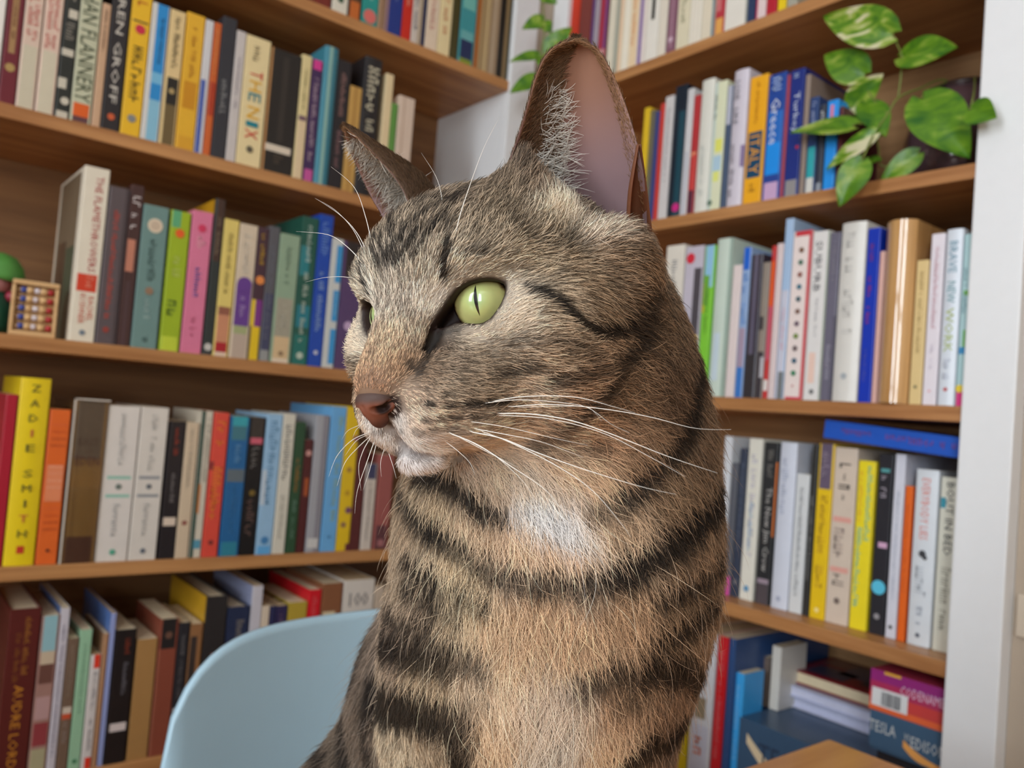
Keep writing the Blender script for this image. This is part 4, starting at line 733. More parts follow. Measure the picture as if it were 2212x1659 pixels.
# a second pothos hanging down in front of the corner post
vp = tag(empty('plant_pot', (XR+0.10, 1.12, SH[0]+0.0003)), 'terracotta pot of the vine on the high shelf over the corner', 'pot')
lathe('pot_wall', [(0, 0), (.04, 0), (.055, .09), (.060, .09), (.060, .105), (.052, .105), (.038, .008), (0, .008)], mat_plain((176, 104, 72), 0.8, 0.1), vp)
lathe('soil', [(0, .088), (.047, .086)], mat_plain((56, 42, 34), 0.95, 0.3), vp)
vn = tag(empty('pothos_vine', (XR+0.10, 1.12, SH[0]+0.09)), 'pothos vine hanging in front of the white corner post', 'plant')
dV = 1.505
vpts = [np.array([XR+0.10, 1.12, SH[0]+0.09]), np.array([XR+0.05, 1.12, SH[0]+0.14]), np.array([XR-0.02, 1.13, SH[0]+0.06])]+[at(x, y, dV) for x, y in ((1178, -120), (1172, 0), (1177, 60), (1170, 110), (1164, 168))]
stem(vn, vpts, .0014)
for (bx_, by_, tx, ty, w_px, mi, tilt) in [(1176, 42, 1128, 62, 36, 2, (0, 0, .6)), (1172, -14, 1203, 8, 34, 0, (0, 0, .5)), (1164, 118, 1101, 132, 32, 0, (0, 0, .9)), (1164, 168, 1101, 200, 42, 0, (0, 0, .7)), (1178, 112, 1236, 58, 44, 2, (0, .2, .4)), (1176, 48, 1190, 70, 26, 0, (0, .2, .3)), (1172, 120, 1186, 152, 36, 0, (.2, .2, .3))]:
    b = at(bx_, by_, dV); t = at(tx, ty, dV-0.01)
    leaf(vn, b, t, w_px*dV/FPX, LM_[mi], toc(b)+np.array(tilt))
# ------------------------------------------------------------------ table
TZ = 0.72; TX, TY = 0.772, 0.424
oak = mat_wood('oak_table_top', (176, 112, 52), (212, 150, 82), 0, 0.35, 0.7, 0.2)
tb = tag(empty('table', (0.2, 0, 0)), 'oak dining table the cat sits on', 'table')
box('table_top', (-0.75-0.2, -0.42, TZ-0.026), (TX-0.2, TY, TZ), oak, tb, 0.003)
for sx, sy in ((-0.70, -0.37), (-0.70, TY-0.05), (TX-0.05, -0.37), (TX-0.05, TY-0.05)):
    box('leg', (sx-0.2-0.03, sy-0.03, 0), (sx-0.2+0.03, sy+0.03, TZ-0.0265), oak, tb, 0.003)
box('apron', (-0.70-0.2, TY-0.07, TZ-0.09), (TX-0.08-0.2, TY-0.05, TZ-0.0265), oak, tb); box('apron', (-0.70-0.2, -0.37, TZ-0.09), (TX-0.08-0.2, -0.35, TZ-0.0265), oak, tb)
# ------------------------------------------------------------------ light blue shell chair
ch = tag(empty('chair', (0.432, 0.60, 0.006)), 'light blue plastic shell chair pushed up to the table', 'chair')
blue_plastic = mat_plain((176, 206, 221), 0.42, 0.015, 0.5, name='light_blue_plastic')
prof = [(-.30, .425, .17), (-.285, .442, .20), (-.22, .446, .215), (-.12, .438, .222), (-.02, .432, .225), (.04, .438, .224), (.075, .462, .222), (.094, .505, .220), (.104, .56, .218), (.110, .62, .217), (.116, .68, .216), (.121, .73, .216), (.125, .77, .216), (.127, .797, .216)]
P = np.array(prof); tt = np.linspace(0, len(P)-1, 46); pr = np.array([[np.interp(t, range(len(P)), P[:, k]) for k in range(3)] for t in tt])
for k in range(3): pr[1:-1, k] = (pr[:-2, k]+2*pr[1:-1, k]+pr[2:, k])/4
ns = 41; V = []; F = []; ztop = 0.797
for i, (yy, zz, hw) in enumerate(pr):
    up = min(1, max(0, (zz-0.46)/0.12))
    for j in range(ns):
        s = -1+2*j/(ns-1); e = abs(s)**6; drop = 0.12*(1-math.sqrt(max(0, 1-e)))
        z = zz+0.030*s*s*(1-up)
        if up > 0: z = 0.46+(z-0.46)*((ztop-drop-0.46)/(ztop-0.46)) if zz > 0.46 else z
        V.append((s*hw, yy-up*0.052*s*s, z))
for i in range(len(pr)-1):
    for j in range(ns-1): a = i*ns+j; F.append((a, a+1, a+ns+1, a+ns))
shell = mesh_obj('shell', V, F, blue_plastic, ch, smooth=True)
sm = shell.modifiers.new('thickness', 'SOLIDIFY'); sm.thickness = 0.006; sm.offset = -1
beech = mat_wood('beech_leg', (196, 156, 108), (222, 186, 140), 2, 0.45)
for sx in (-1, 1):
    for sy, yy in ((-1, -.18), (1, .02)):
        tube('leg', [(sx*.12, yy, .418), (sx*.20, yy+sy*.08, -0.006)], [.016, .010], beech, ch, 12)
steel = mat_plain((60, 60, 62), 0.35, 0, 0.5, 0, 0.8)
for pts in ([(-.13, -.19, .40), (.13, .03, .40)], [(.13, -.19, .40), (-.13, .03, .40)]): tube('brace', pts, .005, steel, ch, 8)
# ------------------------------------------------------------------ the cat
# head frame: x to the cat's right, y towards its nose, z up; origin between the eyes; unit = 1.12 cm
HS = 0.0112
HR = np.array([[-0.810, -0.572, -0.131], [0.582, -0.811, -0.060], [-0.072, -0.125, 0.990]])
HT = np.array([-2.79, 25.08, 2.43])
HB = np.stack([BR, BF, BU], 1)                      # camera (right, forward, up) -> world
HM = HB @ HR                                         # head axes in the world
HO = CAM + HB @ (HT*HS)
def h2w(v): return np.asarray(v, float)*HS @ HM.T + HO
def w2h(p): return (np.asarray(p)-HO) @ HM/HS
def hdir(v): v = np.asarray(v, float) @ HM.T; return v/np.linalg.norm(v)
VOX = 0.00135
LO = np.array([-0.06, 0.03, TZ-0.004]); HI = np.array([0.40, 0.52, CZ+0.10])
NX = np.ceil((HI-LO)/VOX).astype(int)+1
GX = [LO[i]+VOX*np.arange(NX[i]) for i in range(3)]
class Field:
    def __init__(s, lo, nx, vox):
        s.lo, s.nx, s.vox = np.array(lo), np.array(nx), vox; s.D = np.full(s.nx, 0.03, np.float32)
    def sub(s, c, r):
        a = np.clip(np.floor((np.asarray(c)-r-s.lo)/s.vox).astype(int), 0, s.nx); b = np.clip(np.ceil((np.asarray(c)+r-s.lo)/s.vox).astype(int)+1, 0, s.nx)
        sl = tuple(slice(i, j) for i, j in zip(a, b))
        ax = [(s.lo[i]+s.vox*np.arange(a[i], b[i])).astype(np.float32) for i in range(3)]
        return sl, np.stack(np.meshgrid(*ax, indexing='ij'), -1)
    def add(s, sl, d, k):
        D = s.D[sl]; h = np.clip(0.5+0.5*(D-d)/k, 0, 1); s.D[sl] = D+(d-D)*h-k*h*(1-h)
    def cut(s, sl, d, k):
        D = s.D[sl]; h = np.clip(0.5+0.5*(D+d)/k, 0, 1); s.D[sl] = D*(1-0)+((-d)-D)*(1-np.clip(0.5+0.5*(D+d)/k, 0, 1))+k*h*(1-h)
    def ell(s, c, r, M, k, cut=False):
        r = np.asarray(r, np.float32); sl, P = s.sub(c, r.max()+k+0.004)
        if P.size == 0: return
        q = (P-np.asarray(c, np.float32)) @ np.asarray(M, np.float32); k0 = np.sqrt(((q/r)**2).sum(-1))+1e-6; k1 = np.sqrt(((q/r**2)**2).sum(-1))+1e-6
        d = k0*(k0-1)/k1
        (s.cut if cut else s.add)(sl, d, k)
    def cone(s, a, b, ra, rb, k, cut=False):
        a, b = np.asarray(a, np.float32), np.asarray(b, np.float32); c = (a+b)/2
        sl, P = s.sub(c, np.linalg.norm(b-a)/2+max(ra, rb)+k+0.004)
        if P.size == 0: return
        ab = b-a; t = np.clip(((P-a) @ ab)/(ab @ ab), 0, 1); d = np.linalg.norm(P-a-t[..., None]*ab, axis=-1)-(ra+(rb-ra)*t)
        (s.cut if cut else s.add)(sl, d, k)
def surface_nets(D, lo, vox):
    S = D < 0; nx, ny, nz = D.shape
    c = np.zeros((nx-1, ny-1, nz-1), np.uint8)
    for i in (0, 1):
        for j in (0, 1):
            for k in (0, 1): c += S[i:nx-1+i, j:ny-1+j, k:nz-1+k]
    act = (c > 0) & (c < 8); idx = np.argwhere(act); ids = np.full(act.shape, -1, np.int64); ids[act] = np.arange(len(idx))
    acc = np.zeros((len(idx), 3)); cnt = np.zeros(len(idx)); cor = [(i, j, k) for i in (0, 1) for j in (0, 1) for k in (0, 1)]
    for a in range(8):
        for b in range(a+1, 8):
            A, B_ = np.array(cor[a]), np.array(cor[b])
            if np.abs(A-B_).sum() != 1: continue
            da = D[tuple((idx+A).T)]; db = D[tuple((idx+B_).T)]; m = (da < 0) != (db < 0)
            t = da[m]/(da[m]-db[m]); acc[m] += A+t[:, None]*(B_-A); cnt[m] += 1
    V = lo+(idx+acc/cnt[:, None])*vox; Q = []
    for ax in range(3):
        o = [q for q in range(3) if q != ax]
        s1 = [slice(1, -1)]*3; s1[ax] = slice(0, -1); s2 = [slice(1, -1)]*3; s2[ax] = slice(1, None)
        A = S[tuple(s1)]; B_ = S[tuple(s2)]; e = np.argwhere(A != B_); off = np.array([1, 1, 1]); off[ax] = 0; e = e+off
        fl = S[tuple(e.T)]
        u = np.zeros(3, int); v = np.zeros(3, int); u[o[0]] = 1; v[o[1]] = 1
        q = np.stack([ids[tuple((e-u-v).T)], ids[tuple((e-v).T)], ids[tuple(e.T)], ids[tuple((e-u).T)]], 1)
        flip = fl if ax != 1 else ~fl
        q[~flip] = q[~flip][:, ::-1]; Q.append(q)
    return V, np.concatenate(Q)
FLD = Field(LO, NX, VOX)
U = HS
def he(c, r, k=0.6, rot=None, sym=True, cut=False):
    for sx in ((1, -1) if sym and abs(c[0]) > 1e-6 else (1,)):
        M = np.eye(3)
        if rot is not None:
            M = np.array(Matrix.Rotation(math.radians(rot[0]), 3, 'X') @ Matrix.Rotation(math.radians(rot[1]*sx), 3, 'Y') @ Matrix.Rotation(math.radians(rot[2]*sx), 3, 'Z'))
        FLD.ell(h2w((c[0]*sx, c[1], c[2])), np.array(r)*U, HM @ M, k*U, cut)
def hc(a, b, ra, rb, k=0.5, sym=True, cut=False):
    for sx in ((1, -1) if sym and (abs(a[0]) > 1e-6 or abs(b[0]) > 1e-6) else (1,)):
        FLD.cone(h2w((a[0]*sx, a[1], a[2])), h2w((b[0]*sx, b[1], b[2])), ra*U, rb*U, k*U, cut)
def bc(p, q, k=2.0):                                 # body limb: two (px, py, distance cm, radius cm)
    FLD.cone(at(p[0], p[1], p[2]/100), at(q[0], q[1], q[2]/100), p[3]/100, q[3]/100, k/100)
# --- trunk, neck and legs
bc((1200, 600, 35.0, 4.2), (1215, 800, 35.2, 4.9)); bc((1215, 800, 35.2, 4.9), (1222, 960, 35.2, 5.5)); bc((1222, 960, 35.2, 5.5), (1206, 1110, 35.4, 6.15))
bc((1206, 1110, 35.4, 6.15), (1196, 1260, 35.8, 6.25)); bc((1196, 1260, 35.8, 6.25), (1158, 1410, 36.6, 6.0)); bc((1158, 1410, 36.6, 6.0), (1142, 1600, 38.5, 5.2))
bc((1180, 1400, 39.5, 6.2), (1060, 1500, 44.0, 6.6)); bc((1060, 1500, 44.0, 6.6), (985, 1690, 46.5, 7.2))
bc((1142, 1600, 38.5, 5.2), (1040, 1760, 46, 6.8))
def on_table(px, d, h=0.013):                        # point over the table at pixel column px and distance d
    a, b = -2000.0, 6000.0
    for _ in range(60):
        m = (a+b)/2
        if at(px, m, d/100)[2] > TZ+h: a = m
        else: b = m
    return (px, a)
for (sh, el, wr, fx, fd) in [((1018, 1400, 36.0, 3.2), (962, 1560, 36.6, 2.5), (945, 1800, 36.2, 1.9), 945, 35.5), ((1318, 1400, 36.6, 3.1), (1300, 1560, 37.0, 2.6), (1306, 1800, 36.4, 1.9), 1318, 35.7)]:
    bc(sh, el, 1.6); bc(el, wr, 1.2)
    f = on_table(fx, fd, 0.016); g = on_table(fx-20, fd-2.2, 0.013)
    bc(wr, (f[0], f[1], fd, 1.7), 0.8); bc((f[0], f[1], fd, 1.7), (g[0], g[1], fd-2.2, 1.55), 0.8)
    for k in (-1, 0, 1): t_ = on_table(fx-24+k*45, fd-3.2, 0.010); FLD.cone(at(g[0]+k*30, g[1], (fd-2.2)/100), at(t_[0], t_[1], (fd-3.2)/100), 0.009, 0.0075, 0.004)
for px, d in ((800, 43.5), (1150, 49.5)):            # haunches and hind feet
    a = on_table(px, d, 0.055); b = on_table(px+20, d-6, 0.037); c_ = on_table(px+30, d-9.5, 0.0155)
    bc((a[0], a[1], d, 5.2), (b[0], b[1], d-3, 3.6), 2.0); bc((b[0], b[1], d-4, 2.0), (c_[0], c_[1], d-9.5, 1.5), 1.5)
tl = [on_table(x, d, 0.016) + (d,) for x, d in ((1010, 52), (900, 54), (760, 52), (660, 47.5), (640, 43), (700, 39.5))]
for p, q in zip(tl[:-1], tl[1:]): bc((*p, 1.45), (*q, 1.3), 0.8)
# --- head
he((0, -3.7, 0.55), (3.75, 4.3, 3.25), 0.8)
he((0, -1.5, 1.05), (2.75, 2.3, 1.95), 0.9)
he((4.0, -5.1, 0.55), (1.25, 1.5, 1.35), 1.2)   # ear roots
FLD.cone(at(1128, 450, 0.3010), at(1128, 345, 0.2965), 0.0150, 0.0035, 0.010)
he((2.9, -5.4, -2.2), (2.0, 2.4, 2.8), 1.8)          # fills the hollow between jaw and neck
he((1.75, -0.75, 1.02), (1.3, 1.1, 0.78), 0.6)       # brow ridges
he((2.9, -2.3, -1.3), (1.75, 2.3, 1.9), 1.0)         # cheek bones
he((2.4, -3.0, -2.9), (1.9, 2.2, 1.6), 1.0)          # jowls
he((0, -1.0, -3.1), (2.3, 2.9, 1.45), 0.9)
hc((0, -0.5, 0.15), (0, 2.05, -2.0), 1.30, 0.78, 0.8)   # bridge of the nose
he((0, 2.22, -2.42), (0.60, 0.62, 0.52), 0.4)
he((0.56, 1.12, -3.12), (0.80, 1.15, 1.06), 0.45, (0, 0, -14))     # whisker pads
he((1.25, -0.1, -2.6), (1.15, 1.7, 1.25), 1.0)
he((0, 0.85, -4.38), (0.92, 0.85, 0.56), 0.4)         # chin
def march(px, py, d0=0.22, d1=0.36):                 # first surface point along the line of sight, inside the field
    t = np.arange(d0, d1, 0.0004); P = CAM+ray(px, py)*t[:, None]; i = np.round((P-LO)/VOX).astype(int); ok = np.all((i >= 0) & (i < NX), 1); i = np.clip(i, 0, NX-1)
    k = np.argmax((FLD.D[tuple(i.T)] < 0) & ok); return w2h(P[k])
MOUTH = np.array([march(x, y) for x, y in ((826, 920), (833, 940), (848, 957), (878, 973), (915, 985), (955, 990), (988, 986), (1012, 976))])
MOUTH[:3, 0] = 0
MOUTH[:, 0] = -np.abs(MOUTH[:, 0])
for a, b in zip(MOUTH[:-1], MOUTH[1:]): hc(a, b, 0.12, 0.12, 0.16, cut=True)
hc((1.0, 0.75, -1.05), (0.78, 1.15, -1.7), 0.16, 0.10, 0.5, cut=True)   # tear trough
# --- eyes: lids are a shell over the eyeball with an almond opening
ER = 0.93
EYE_AX = np.array([-0.40, 0.91, 0.06]); EYE_AX /= np.linalg.norm(EYE_AX)
EYE_C = np.array([-2.10, -0.06, -0.17])-EYE_AX*ER     # near (cat's left) eye
u_ = np.array([-2.83, -0.69, 0.20])-np.array([-0.91, 0.61, -0.86]); u_ -= EYE_AX*(u_ @ EYE_AX); u_ /= np.linalg.norm(u_)
v_ = np.cross(u_, EYE_AX); v_ *= np.sign(v_[2])
def eye_uv(px, py):                                   # pixel -> (u, v) in the plane through the cornea
    d = ray(px, py) @ HM; o = w2h(CAM); t = ((EYE_C+EYE_AX*ER*0.92-o) @ EYE_AX)/(d @ EYE_AX); p = o+d*t-EYE_C
    return np.array([p @ u_, p @ v_])
LID = np.array([eye_uv(*p) for p in [(936, 716), (958, 678), (977, 648), (993, 630), (1015, 615), (1042, 607), (1068, 606), (1092, 613), (1091, 636), (1080, 662), (1062, 686), (1038, 699), (1010, 698), (985, 694), (960, 706)]])
def poly_sd(P, poly):
    d = np.full(P.shape[:-1], 1e9, np.float32); ins = np.zeros(P.shape[:-1], bool); n = len(poly)
    for i in range(n):
        a, b = poly[i], poly[(i+1) % n]; e = b-a; w = P-a; t = np.clip((w @ e)/(e @ e), 0, 1); d = np.minimum(d, ((w-t[..., None]*e)**2).sum(-1))
        c1 = (a[1] <= P[..., 1]) & (b[1] > P[..., 1]); c2 = (a[1] > P[..., 1]) & (b[1] <= P[..., 1]); cr = e[0]*w[..., 1]-e[1]*w[..., 0]
        ins ^= (c1 & (cr > 0)) | (c2 & (cr < 0))
    d = np.sqrt(d); return np.where(ins, -d, d)
def eye_local(Ph, side):
    q = np.array(Ph, copy=True); q[..., 0] *= side*-1 if side == 1 else 1     # side 1 = far eye: mirror to the near one
    if side == 1: pass
    r = q-EYE_C; return np.stack([r @ u_, r @ v_, r @ EYE_AX], -1)
for side in (-1, 1):
    c = EYE_C.copy(); c[0] *= -side
    FLD.ell(h2w(c), np.array([1.0, 1.0, 1.0])*(ER+0.13)*U, HM, 0.35*U)
    sl, P = FLD.sub(h2w(c), 2.6*U); L = eye_local(w2h(P.astype(np.float64)), side).astype(np.float32)
    dz = poly_sd(L[..., :2], LID.astype(np.float32)); d = np.maximum(dz, 0.12-L[..., 2])*U
    FLD.cut(sl, d.astype(np.float32), 0.10*U)
zz_ = (TZ+0.0008-GX[2]).astype(np.float32); FLD.D = np.maximum(FLD.D, zz_[None, None, :])      # sits flat on the table
CV, CQ = surface_nets(FLD.D, LO, VOX)
# light smoothing of the net
def smooth(V, Q, it, lam=0.5):
    n = len(V); e = np.concatenate([Q[:, [0, 1]], Q[:, [1, 2]], Q[:, [2, 3]], Q[:, [3, 0]]]); e = np.concatenate([e, e[:, ::-1]])
    cnt = np.bincount(e[:, 0], minlength=n)[:, None]
    for _ in range(it):
        a = np.stack([np.bincount(e[:, 0], weights=V[e[:, 1], k], minlength=n) for k in range(3)], 1)/np.maximum(cnt, 1); V = V+lam*(a-V)
    return V
CV = smooth(CV, CQ, 3)
# --- ears: thin curved sheets, rims given by pixel and distance
def spline(P, n):
    P = np.array(P, float); d = np.r_[0, np.cumsum(np.linalg.norm(np.diff(P, axis=0), axis=1))]; t = np.linspace(0, d[-1], n)
    out = np.zeros((n, P.shape[1]))
    for i, v in enumerate(t):
        k = min(np.searchsorted(d, v, 'right')-1, len(P)-2); k = max(k, 0); f = (v-d[k])/(d[k+1]-d[k])
        p0, p1, p2, p3 = P[max(k-1, 0)], P[k], P[k+1], P[min(k+2, len(P)-1)]
        out[i] = 0.5*((2*p1)+(p2-p0)*f+(2*p0-5*p1+4*p2-p3)*f*f+(3*p1-p0-3*p2+p3)*f**3)
    return out
def ear(med, lat, bulge, dirs, nu=29, nv=33, thick=0.0011):
    A = spline([at(x, y, d/100) for x, y, d in med], nv); B_ = spline([at(x, y, d/100) for x, y, d in lat], nv)
    b = np.interp(np.linspace(0, 1, nv), np.linspace(0, 1, len(bulge)), bulge)/100
    G = np.zeros((nv, nu, 3)); u = np.linspace(0, 1, nu); w = (4*u*(1-u))**0.62
    for i in range(nv): G[i] = A[i]+(B_[i]-A[i])*u[:, None]+np.array(dirs)*(b[i]*w)[:, None]
    du = np.gradient(G, axis=1); dv = np.gradient(G, axis=0); N = np.cross(du, dv); N /= np.linalg.norm(N, axis=-1, keepdims=True)+1e-12
    if (N[nv//3, nu//2] @ np.array(dirs)) < 0: N = -N
    return G, G+N*thick*np.r_[0.45, np.ones(nu-2), 0.45][None, :, None], N
back = BF*0.92+BU*0.05-BR*0.15
E1 = ear([(1070, 452, 30.6), (1088, 395, 30.0), (1104, 345, 29.6), (1124, 285, 29.3), (1143, 222, 29.05), (1160, 165, 28.95), (1180, 122, 28.9), (1208, 98, 28.9), (1246, 87, 28.95)],
         [(1392, 560, 30.8), (1396, 500, 30.2), (1396, 440, 29.6), (1388, 370, 29.0), (1372, 300, 28.75), (1350, 228, 28.7), (1322, 160, 28.75), (1288, 106, 28.85), (1247, 87, 28.95)],
         [3.0, 2.9, 2.6, 2.1, 1.6, 1.0, 0.35], back)
back2 = BF*0.75+BR*0.62+BU*0.28; back2 = back2/np.linalg.norm(back2)
E2 = ear([(886, 452, 32.6), (876, 424, 32.5), (862, 398, 32.45), (838, 366, 32.4), (806, 332, 32.4), (774, 300, 32.5), (750, 280, 32.6)],
         [(838, 490, 34.6), (822, 458, 34.4), (804, 428, 34.2), (786, 390, 33.9), (768, 350, 33.5), (752, 312, 33.0), (744, 284, 32.65)],
         [2.3, 2.4, 2.3, 1.9, 1.3, 0.7, 0.2], back2)
E3 = ear([(1362, 498, 29.6), (1362, 455, 29.2), (1366, 405, 28.8), (1374, 352, 28.6), (1381, 312, 28.6)], [(1408, 505, 30.0), (1402, 455, 29.6), (1396, 405, 29.2), (1389, 352, 28.9), (1383, 312, 28.65)], [.9, .9, .8, .5, .1], back, 9, 17, 0.0008)   # skin fold at the outer rim
EV = []; EQ = []; base = len(CV); vkind = [np.zeros(len(CV), np.int8)]; ear_faces = []
for (I_, O_, N_) in (E1, E2, E3):
    nv, nu = I_.shape[:2]; k = base+sum(len(x) for x in EV)
    EV += [I_.reshape(-1, 3), O_.reshape(-1, 3)]; vkind += [np.full(nv*nu, 1, np.int8), np.full(nv*nu, 2, np.int8)]
    g = np.arange(nv*nu).reshape(nv, nu); q = np.stack([g[:-1, :-1], g[:-1, 1:], g[1:, 1:], g[1:, :-1]], -1).reshape(-1, 4)
    qi = q+k; qo = q[:, ::-1]+k+nv*nu
    rim = np.concatenate([np.stack([g[:-1, 0], g[1:, 0], g[1:, 0]+nv*nu, g[:-1, 0]+nv*nu], -1), np.stack([g[1:, -1], g[:-1, -1], g[:-1, -1]+nv*nu, g[1:, -1]+nv*nu], -1), np.stack([g[-1, :-1], g[-1, 1:], g[-1, 1:]+nv*nu, g[-1, :-1]+nv*nu], -1)])+k
    # orient: inner faces must look away from the bulge
    a, b, c_ = (np.concatenate([I_.reshape(-1, 3)])[q[len(q)//2, i]] for i in (0, 1, 2)); nn = np.cross(b-a, c_-a)
    if nn @ N_[nv//2, nu//2] > 0: qi, qo, rim = qi[:, ::-1], qo[:, ::-1], rim[:, ::-1]
    EQ += [qi, qo, rim]
AV = np.concatenate([CV]+EV); AQ = np.concatenate([CQ]+EQ); vkind = np.concatenate(vkind)
cat = tag(empty('cat', (float(AV[:, 0].mean()), float(AV[:, 1].mean()), TZ)), 'brown tabby cat with green eyes sitting on the table', 'cat')
CO = np.array(cat.location)
def np_mesh(name, V, Q, mat, parent, smooth_=True):
    me = bpy.data.meshes.new(name); me.vertices.add(len(V)); me.vertices.foreach_set('co', np.asarray(V, np.float32).ravel())
    me.loops.add(len(Q)*4); me.loops.foreach_set('vertex_index', Q.astype(np.int32).ravel()); me.polygons.add(len(Q)); me.polygons.foreach_set('loop_start', np.arange(0, len(Q)*4, 4, dtype=np.int32))
    me.update(calc_edges=True); me.validate(); me.materials.append(mat)
    if smooth_: me.polygons.foreach_set('use_smooth', np.ones(len(me.polygons), bool))
    o = bpy.data.objects.new(name, me); C.objects.link(o); o.parent = parent
    return o
# --- eyes
def eye_material(side):
    m = bpy.data.materials.new('cat_eye'); m.use_nodes = True; nt = m.node_tree; N = nt.nodes; p = N['Principled BSDF']
    def math_(op, a, b=None, c=None):
        n = N.new('ShaderNodeMath'); n.operation = op
        for i, v in enumerate((a, b, c)):
            if v is None: continue
            if isinstance(v, (int, float)): n.inputs[i].default_value = v
            else: nt.links.new(v, n.inputs[i])
        return n.outputs[0]
    tc = N.new('ShaderNodeTexCoord'); sx = N.new('ShaderNodeSeparateXYZ'); nt.links.new(tc.outputs['Object'], sx.inputs[0])
    k = 1/(ER*U); x = math_('MULTIPLY', sx.outputs[0], k); y = math_('MULTIPLY', sx.outputs[1], k)      # unit sphere, z = gaze
    r = math_('SQRT', math_('ADD', math_('MULTIPLY', x, x), math_('MULTIPLY', y, y)))
    # slit pupil, slightly bowed and tilted
    yy = math_('ADD', y, -0.02); bow = math_('MULTIPLY_ADD', math_('MULTIPLY', yy, yy), 0.10, math_('MULTIPLY', yy, -0.14)); dx = math_('ABSOLUTE', math_('SUBTRACT', x, bow))
    w = math_('MULTIPLY', math_('SUBTRACT', 1.0, math_('MULTIPLY', math_('MULTIPLY', yy, yy), 1/(0.50**2))), 0.058)
    slit = math_('GREATER_THAN', math_('SUBTRACT', w, dx), 0.0)
    near = math_('MAXIMUM', math_('SUBTRACT', 1.0, math_('MULTIPLY', r, 2.4)), 0.0)
    nz = N.new('ShaderNodeTexNoise'); nz.inputs['Scale'].default_value = 520; nz.inputs['Detail'].default_value = 4; nt.links.new(tc.outputs['Object'], nz.inputs['Vector'])
    cr = N.new('ShaderNodeValToRGB'); e = cr.color_ramp.elements
    e[0].position = 0.0; e[0].color = (*lin((150, 186, 128)), 1); e[1].position = 0.80; e[1].color = (*lin((206, 200, 128)), 1)
    for pos, c in ((0.35, (184, 194, 124)), (0.62, (200, 200, 130)), (0.86, (150, 120, 74)), (0.90, (40, 28, 22))): q = e.new(pos); q.color = (*lin(c), 1)
    nt.links.new(math_('ADD', r, math_('MULTIPLY_ADD', nz.outputs['Fac'], 0.16, -0.08)), cr.inputs['Fac'])
    mx = N.new('ShaderNodeMix'); mx.data_type = 'RGBA'; nt.links.new(slit, mx.inputs[0]); nt.links.new(cr.outputs[0], mx.inputs[6]); mx.inputs[7].default_value = (0.004, 0.004, 0.004, 1)
    nt.links.new(mx.outputs[2], p.inputs['Base Color'])
    p.inputs['Roughness'].default_value = 0.25; p.inputs['Coat Weight'].default_value = 1.0; p.inputs['Coat Roughness'].default_value = 0.015; p.inputs['Coat IOR'].default_value = 1.45
    return m
eye_m = eye_material(1)
for side in (-1, 1):
    c = EYE_C.copy(); ax = EYE_AX.copy(); uu = u_.copy(); c[0] *= -side; ax[0] *= -side; uu[0] *= -side
    zx = hdir(ax); yx = BU-zx*(BU @ zx); yx /= np.linalg.norm(yx); xx = np.cross(yx, zx)          # gaze, up, side
    bm = bmesh.new(); bmesh.ops.create_uvsphere(bm, u_segments=64, v_segments=40, radius=ER*U)
    for v in bm.verts:                                # the cornea bulges a little
        q = v.co.z/(ER*U); f = max(0, (q-0.72)/0.28); v.co.z += ER*U*0.10*f*f*(3-2*f)
    o = bm_obj('eye', bm, eye_m, cat, True)
    Mx = Matrix.Identity(4)
    for i in range(3): Mx[i][0], Mx[i][1], Mx[i][2], Mx[i][3] = xx[i], yx[i], zx[i], (h2w(c)-CO)[i]
    o.matrix_local = Mx
    o['label'] = 'green eye with a narrow slit pupil'
# --- nose leather
nlo = h2w((0, 2.4, -2.9))-0.018; NF = Field(nlo, (103, 103, 103), 0.00035)
def ne(c, r, k, cut=False, rot=0):
    for sx in ((1, -1) if abs(c[0]) > 1e-6 else (1,)):
        M = np.array(Matrix.Rotation(math.radians(rot*sx), 3, 'Z') @ Matrix.Rotation(0, 3, 'X')); NF.ell(h2w((c[0]*sx, c[1], c[2])), np.array(r)*U, HM @ M, k*U, cut)
ne((0, 2.58, -2.55), (0.54, 0.42, 0.28), 0.2); ne((0, 2.56, -2.78), (0.40, 0.42, 0.32), 0.2); ne((0, 2.40, -3.08), (0.22, 0.36, 0.34), 0.2)
ne((0.38, 2.38, -2.72), (0.26, 0.42, 0.25), 0.16)
for sx in (1, -1):
    NF.cone(h2w((0.25*sx, 2.96, -2.86)), h2w((0.38*sx, 2.60, -2.83)), 0.085*U, 0.12*U, 0.05*U, True)
    NF.cone(h2w((0.36*sx, 2.72, -2.85)), h2w((0.74*sx, 2.42, -2.66)), 0.13*U, 0.08*U, 0.05*U, True)
NF.cone(h2w((0, 3.02, -2.75)), h2w((0, 2.85, -3.4)), 0.05*U, 0.05*U, 0.08*U, True)
nV, nQ = surface_nets(NF.D, nlo, 0.00035); nV = smooth(nV, nQ, 4)
nose_m = bpy.data.materials.new('nose_leather'); nose_m.use_nodes = True; nt = nose_m.node_tree; p = nt.nodes['Principled BSDF']
at_ = nt.nodes.new('ShaderNodeAttribute'); at_.attribute_name = 'tone'; nt.links.new(at_.outputs['Color'], p.inputs['Base Color'])
nz = nt.nodes.new('ShaderNodeTexVoronoi'); nz.inputs['Scale'].default_value = 2200; bp = nt.nodes.new('ShaderNodeBump'); bp.inputs['Strength'].default_value = 0.25; bp.inputs['Distance'].default_value = 0.0003
nt.links.new(nz.outputs['Distance'], bp.inputs['Height']); nt.links.new(bp.outputs['Normal'], p.inputs['Normal'])
p.inputs['Roughness'].default_value = 0.5; p.inputs['Specular IOR Level'].default_value = 0.3; p.inputs['Subsurface Weight'].default_value = 0.0; p.inputs['Subsurface Radius'].default_value = (0.002, 0.001, 0.0006)
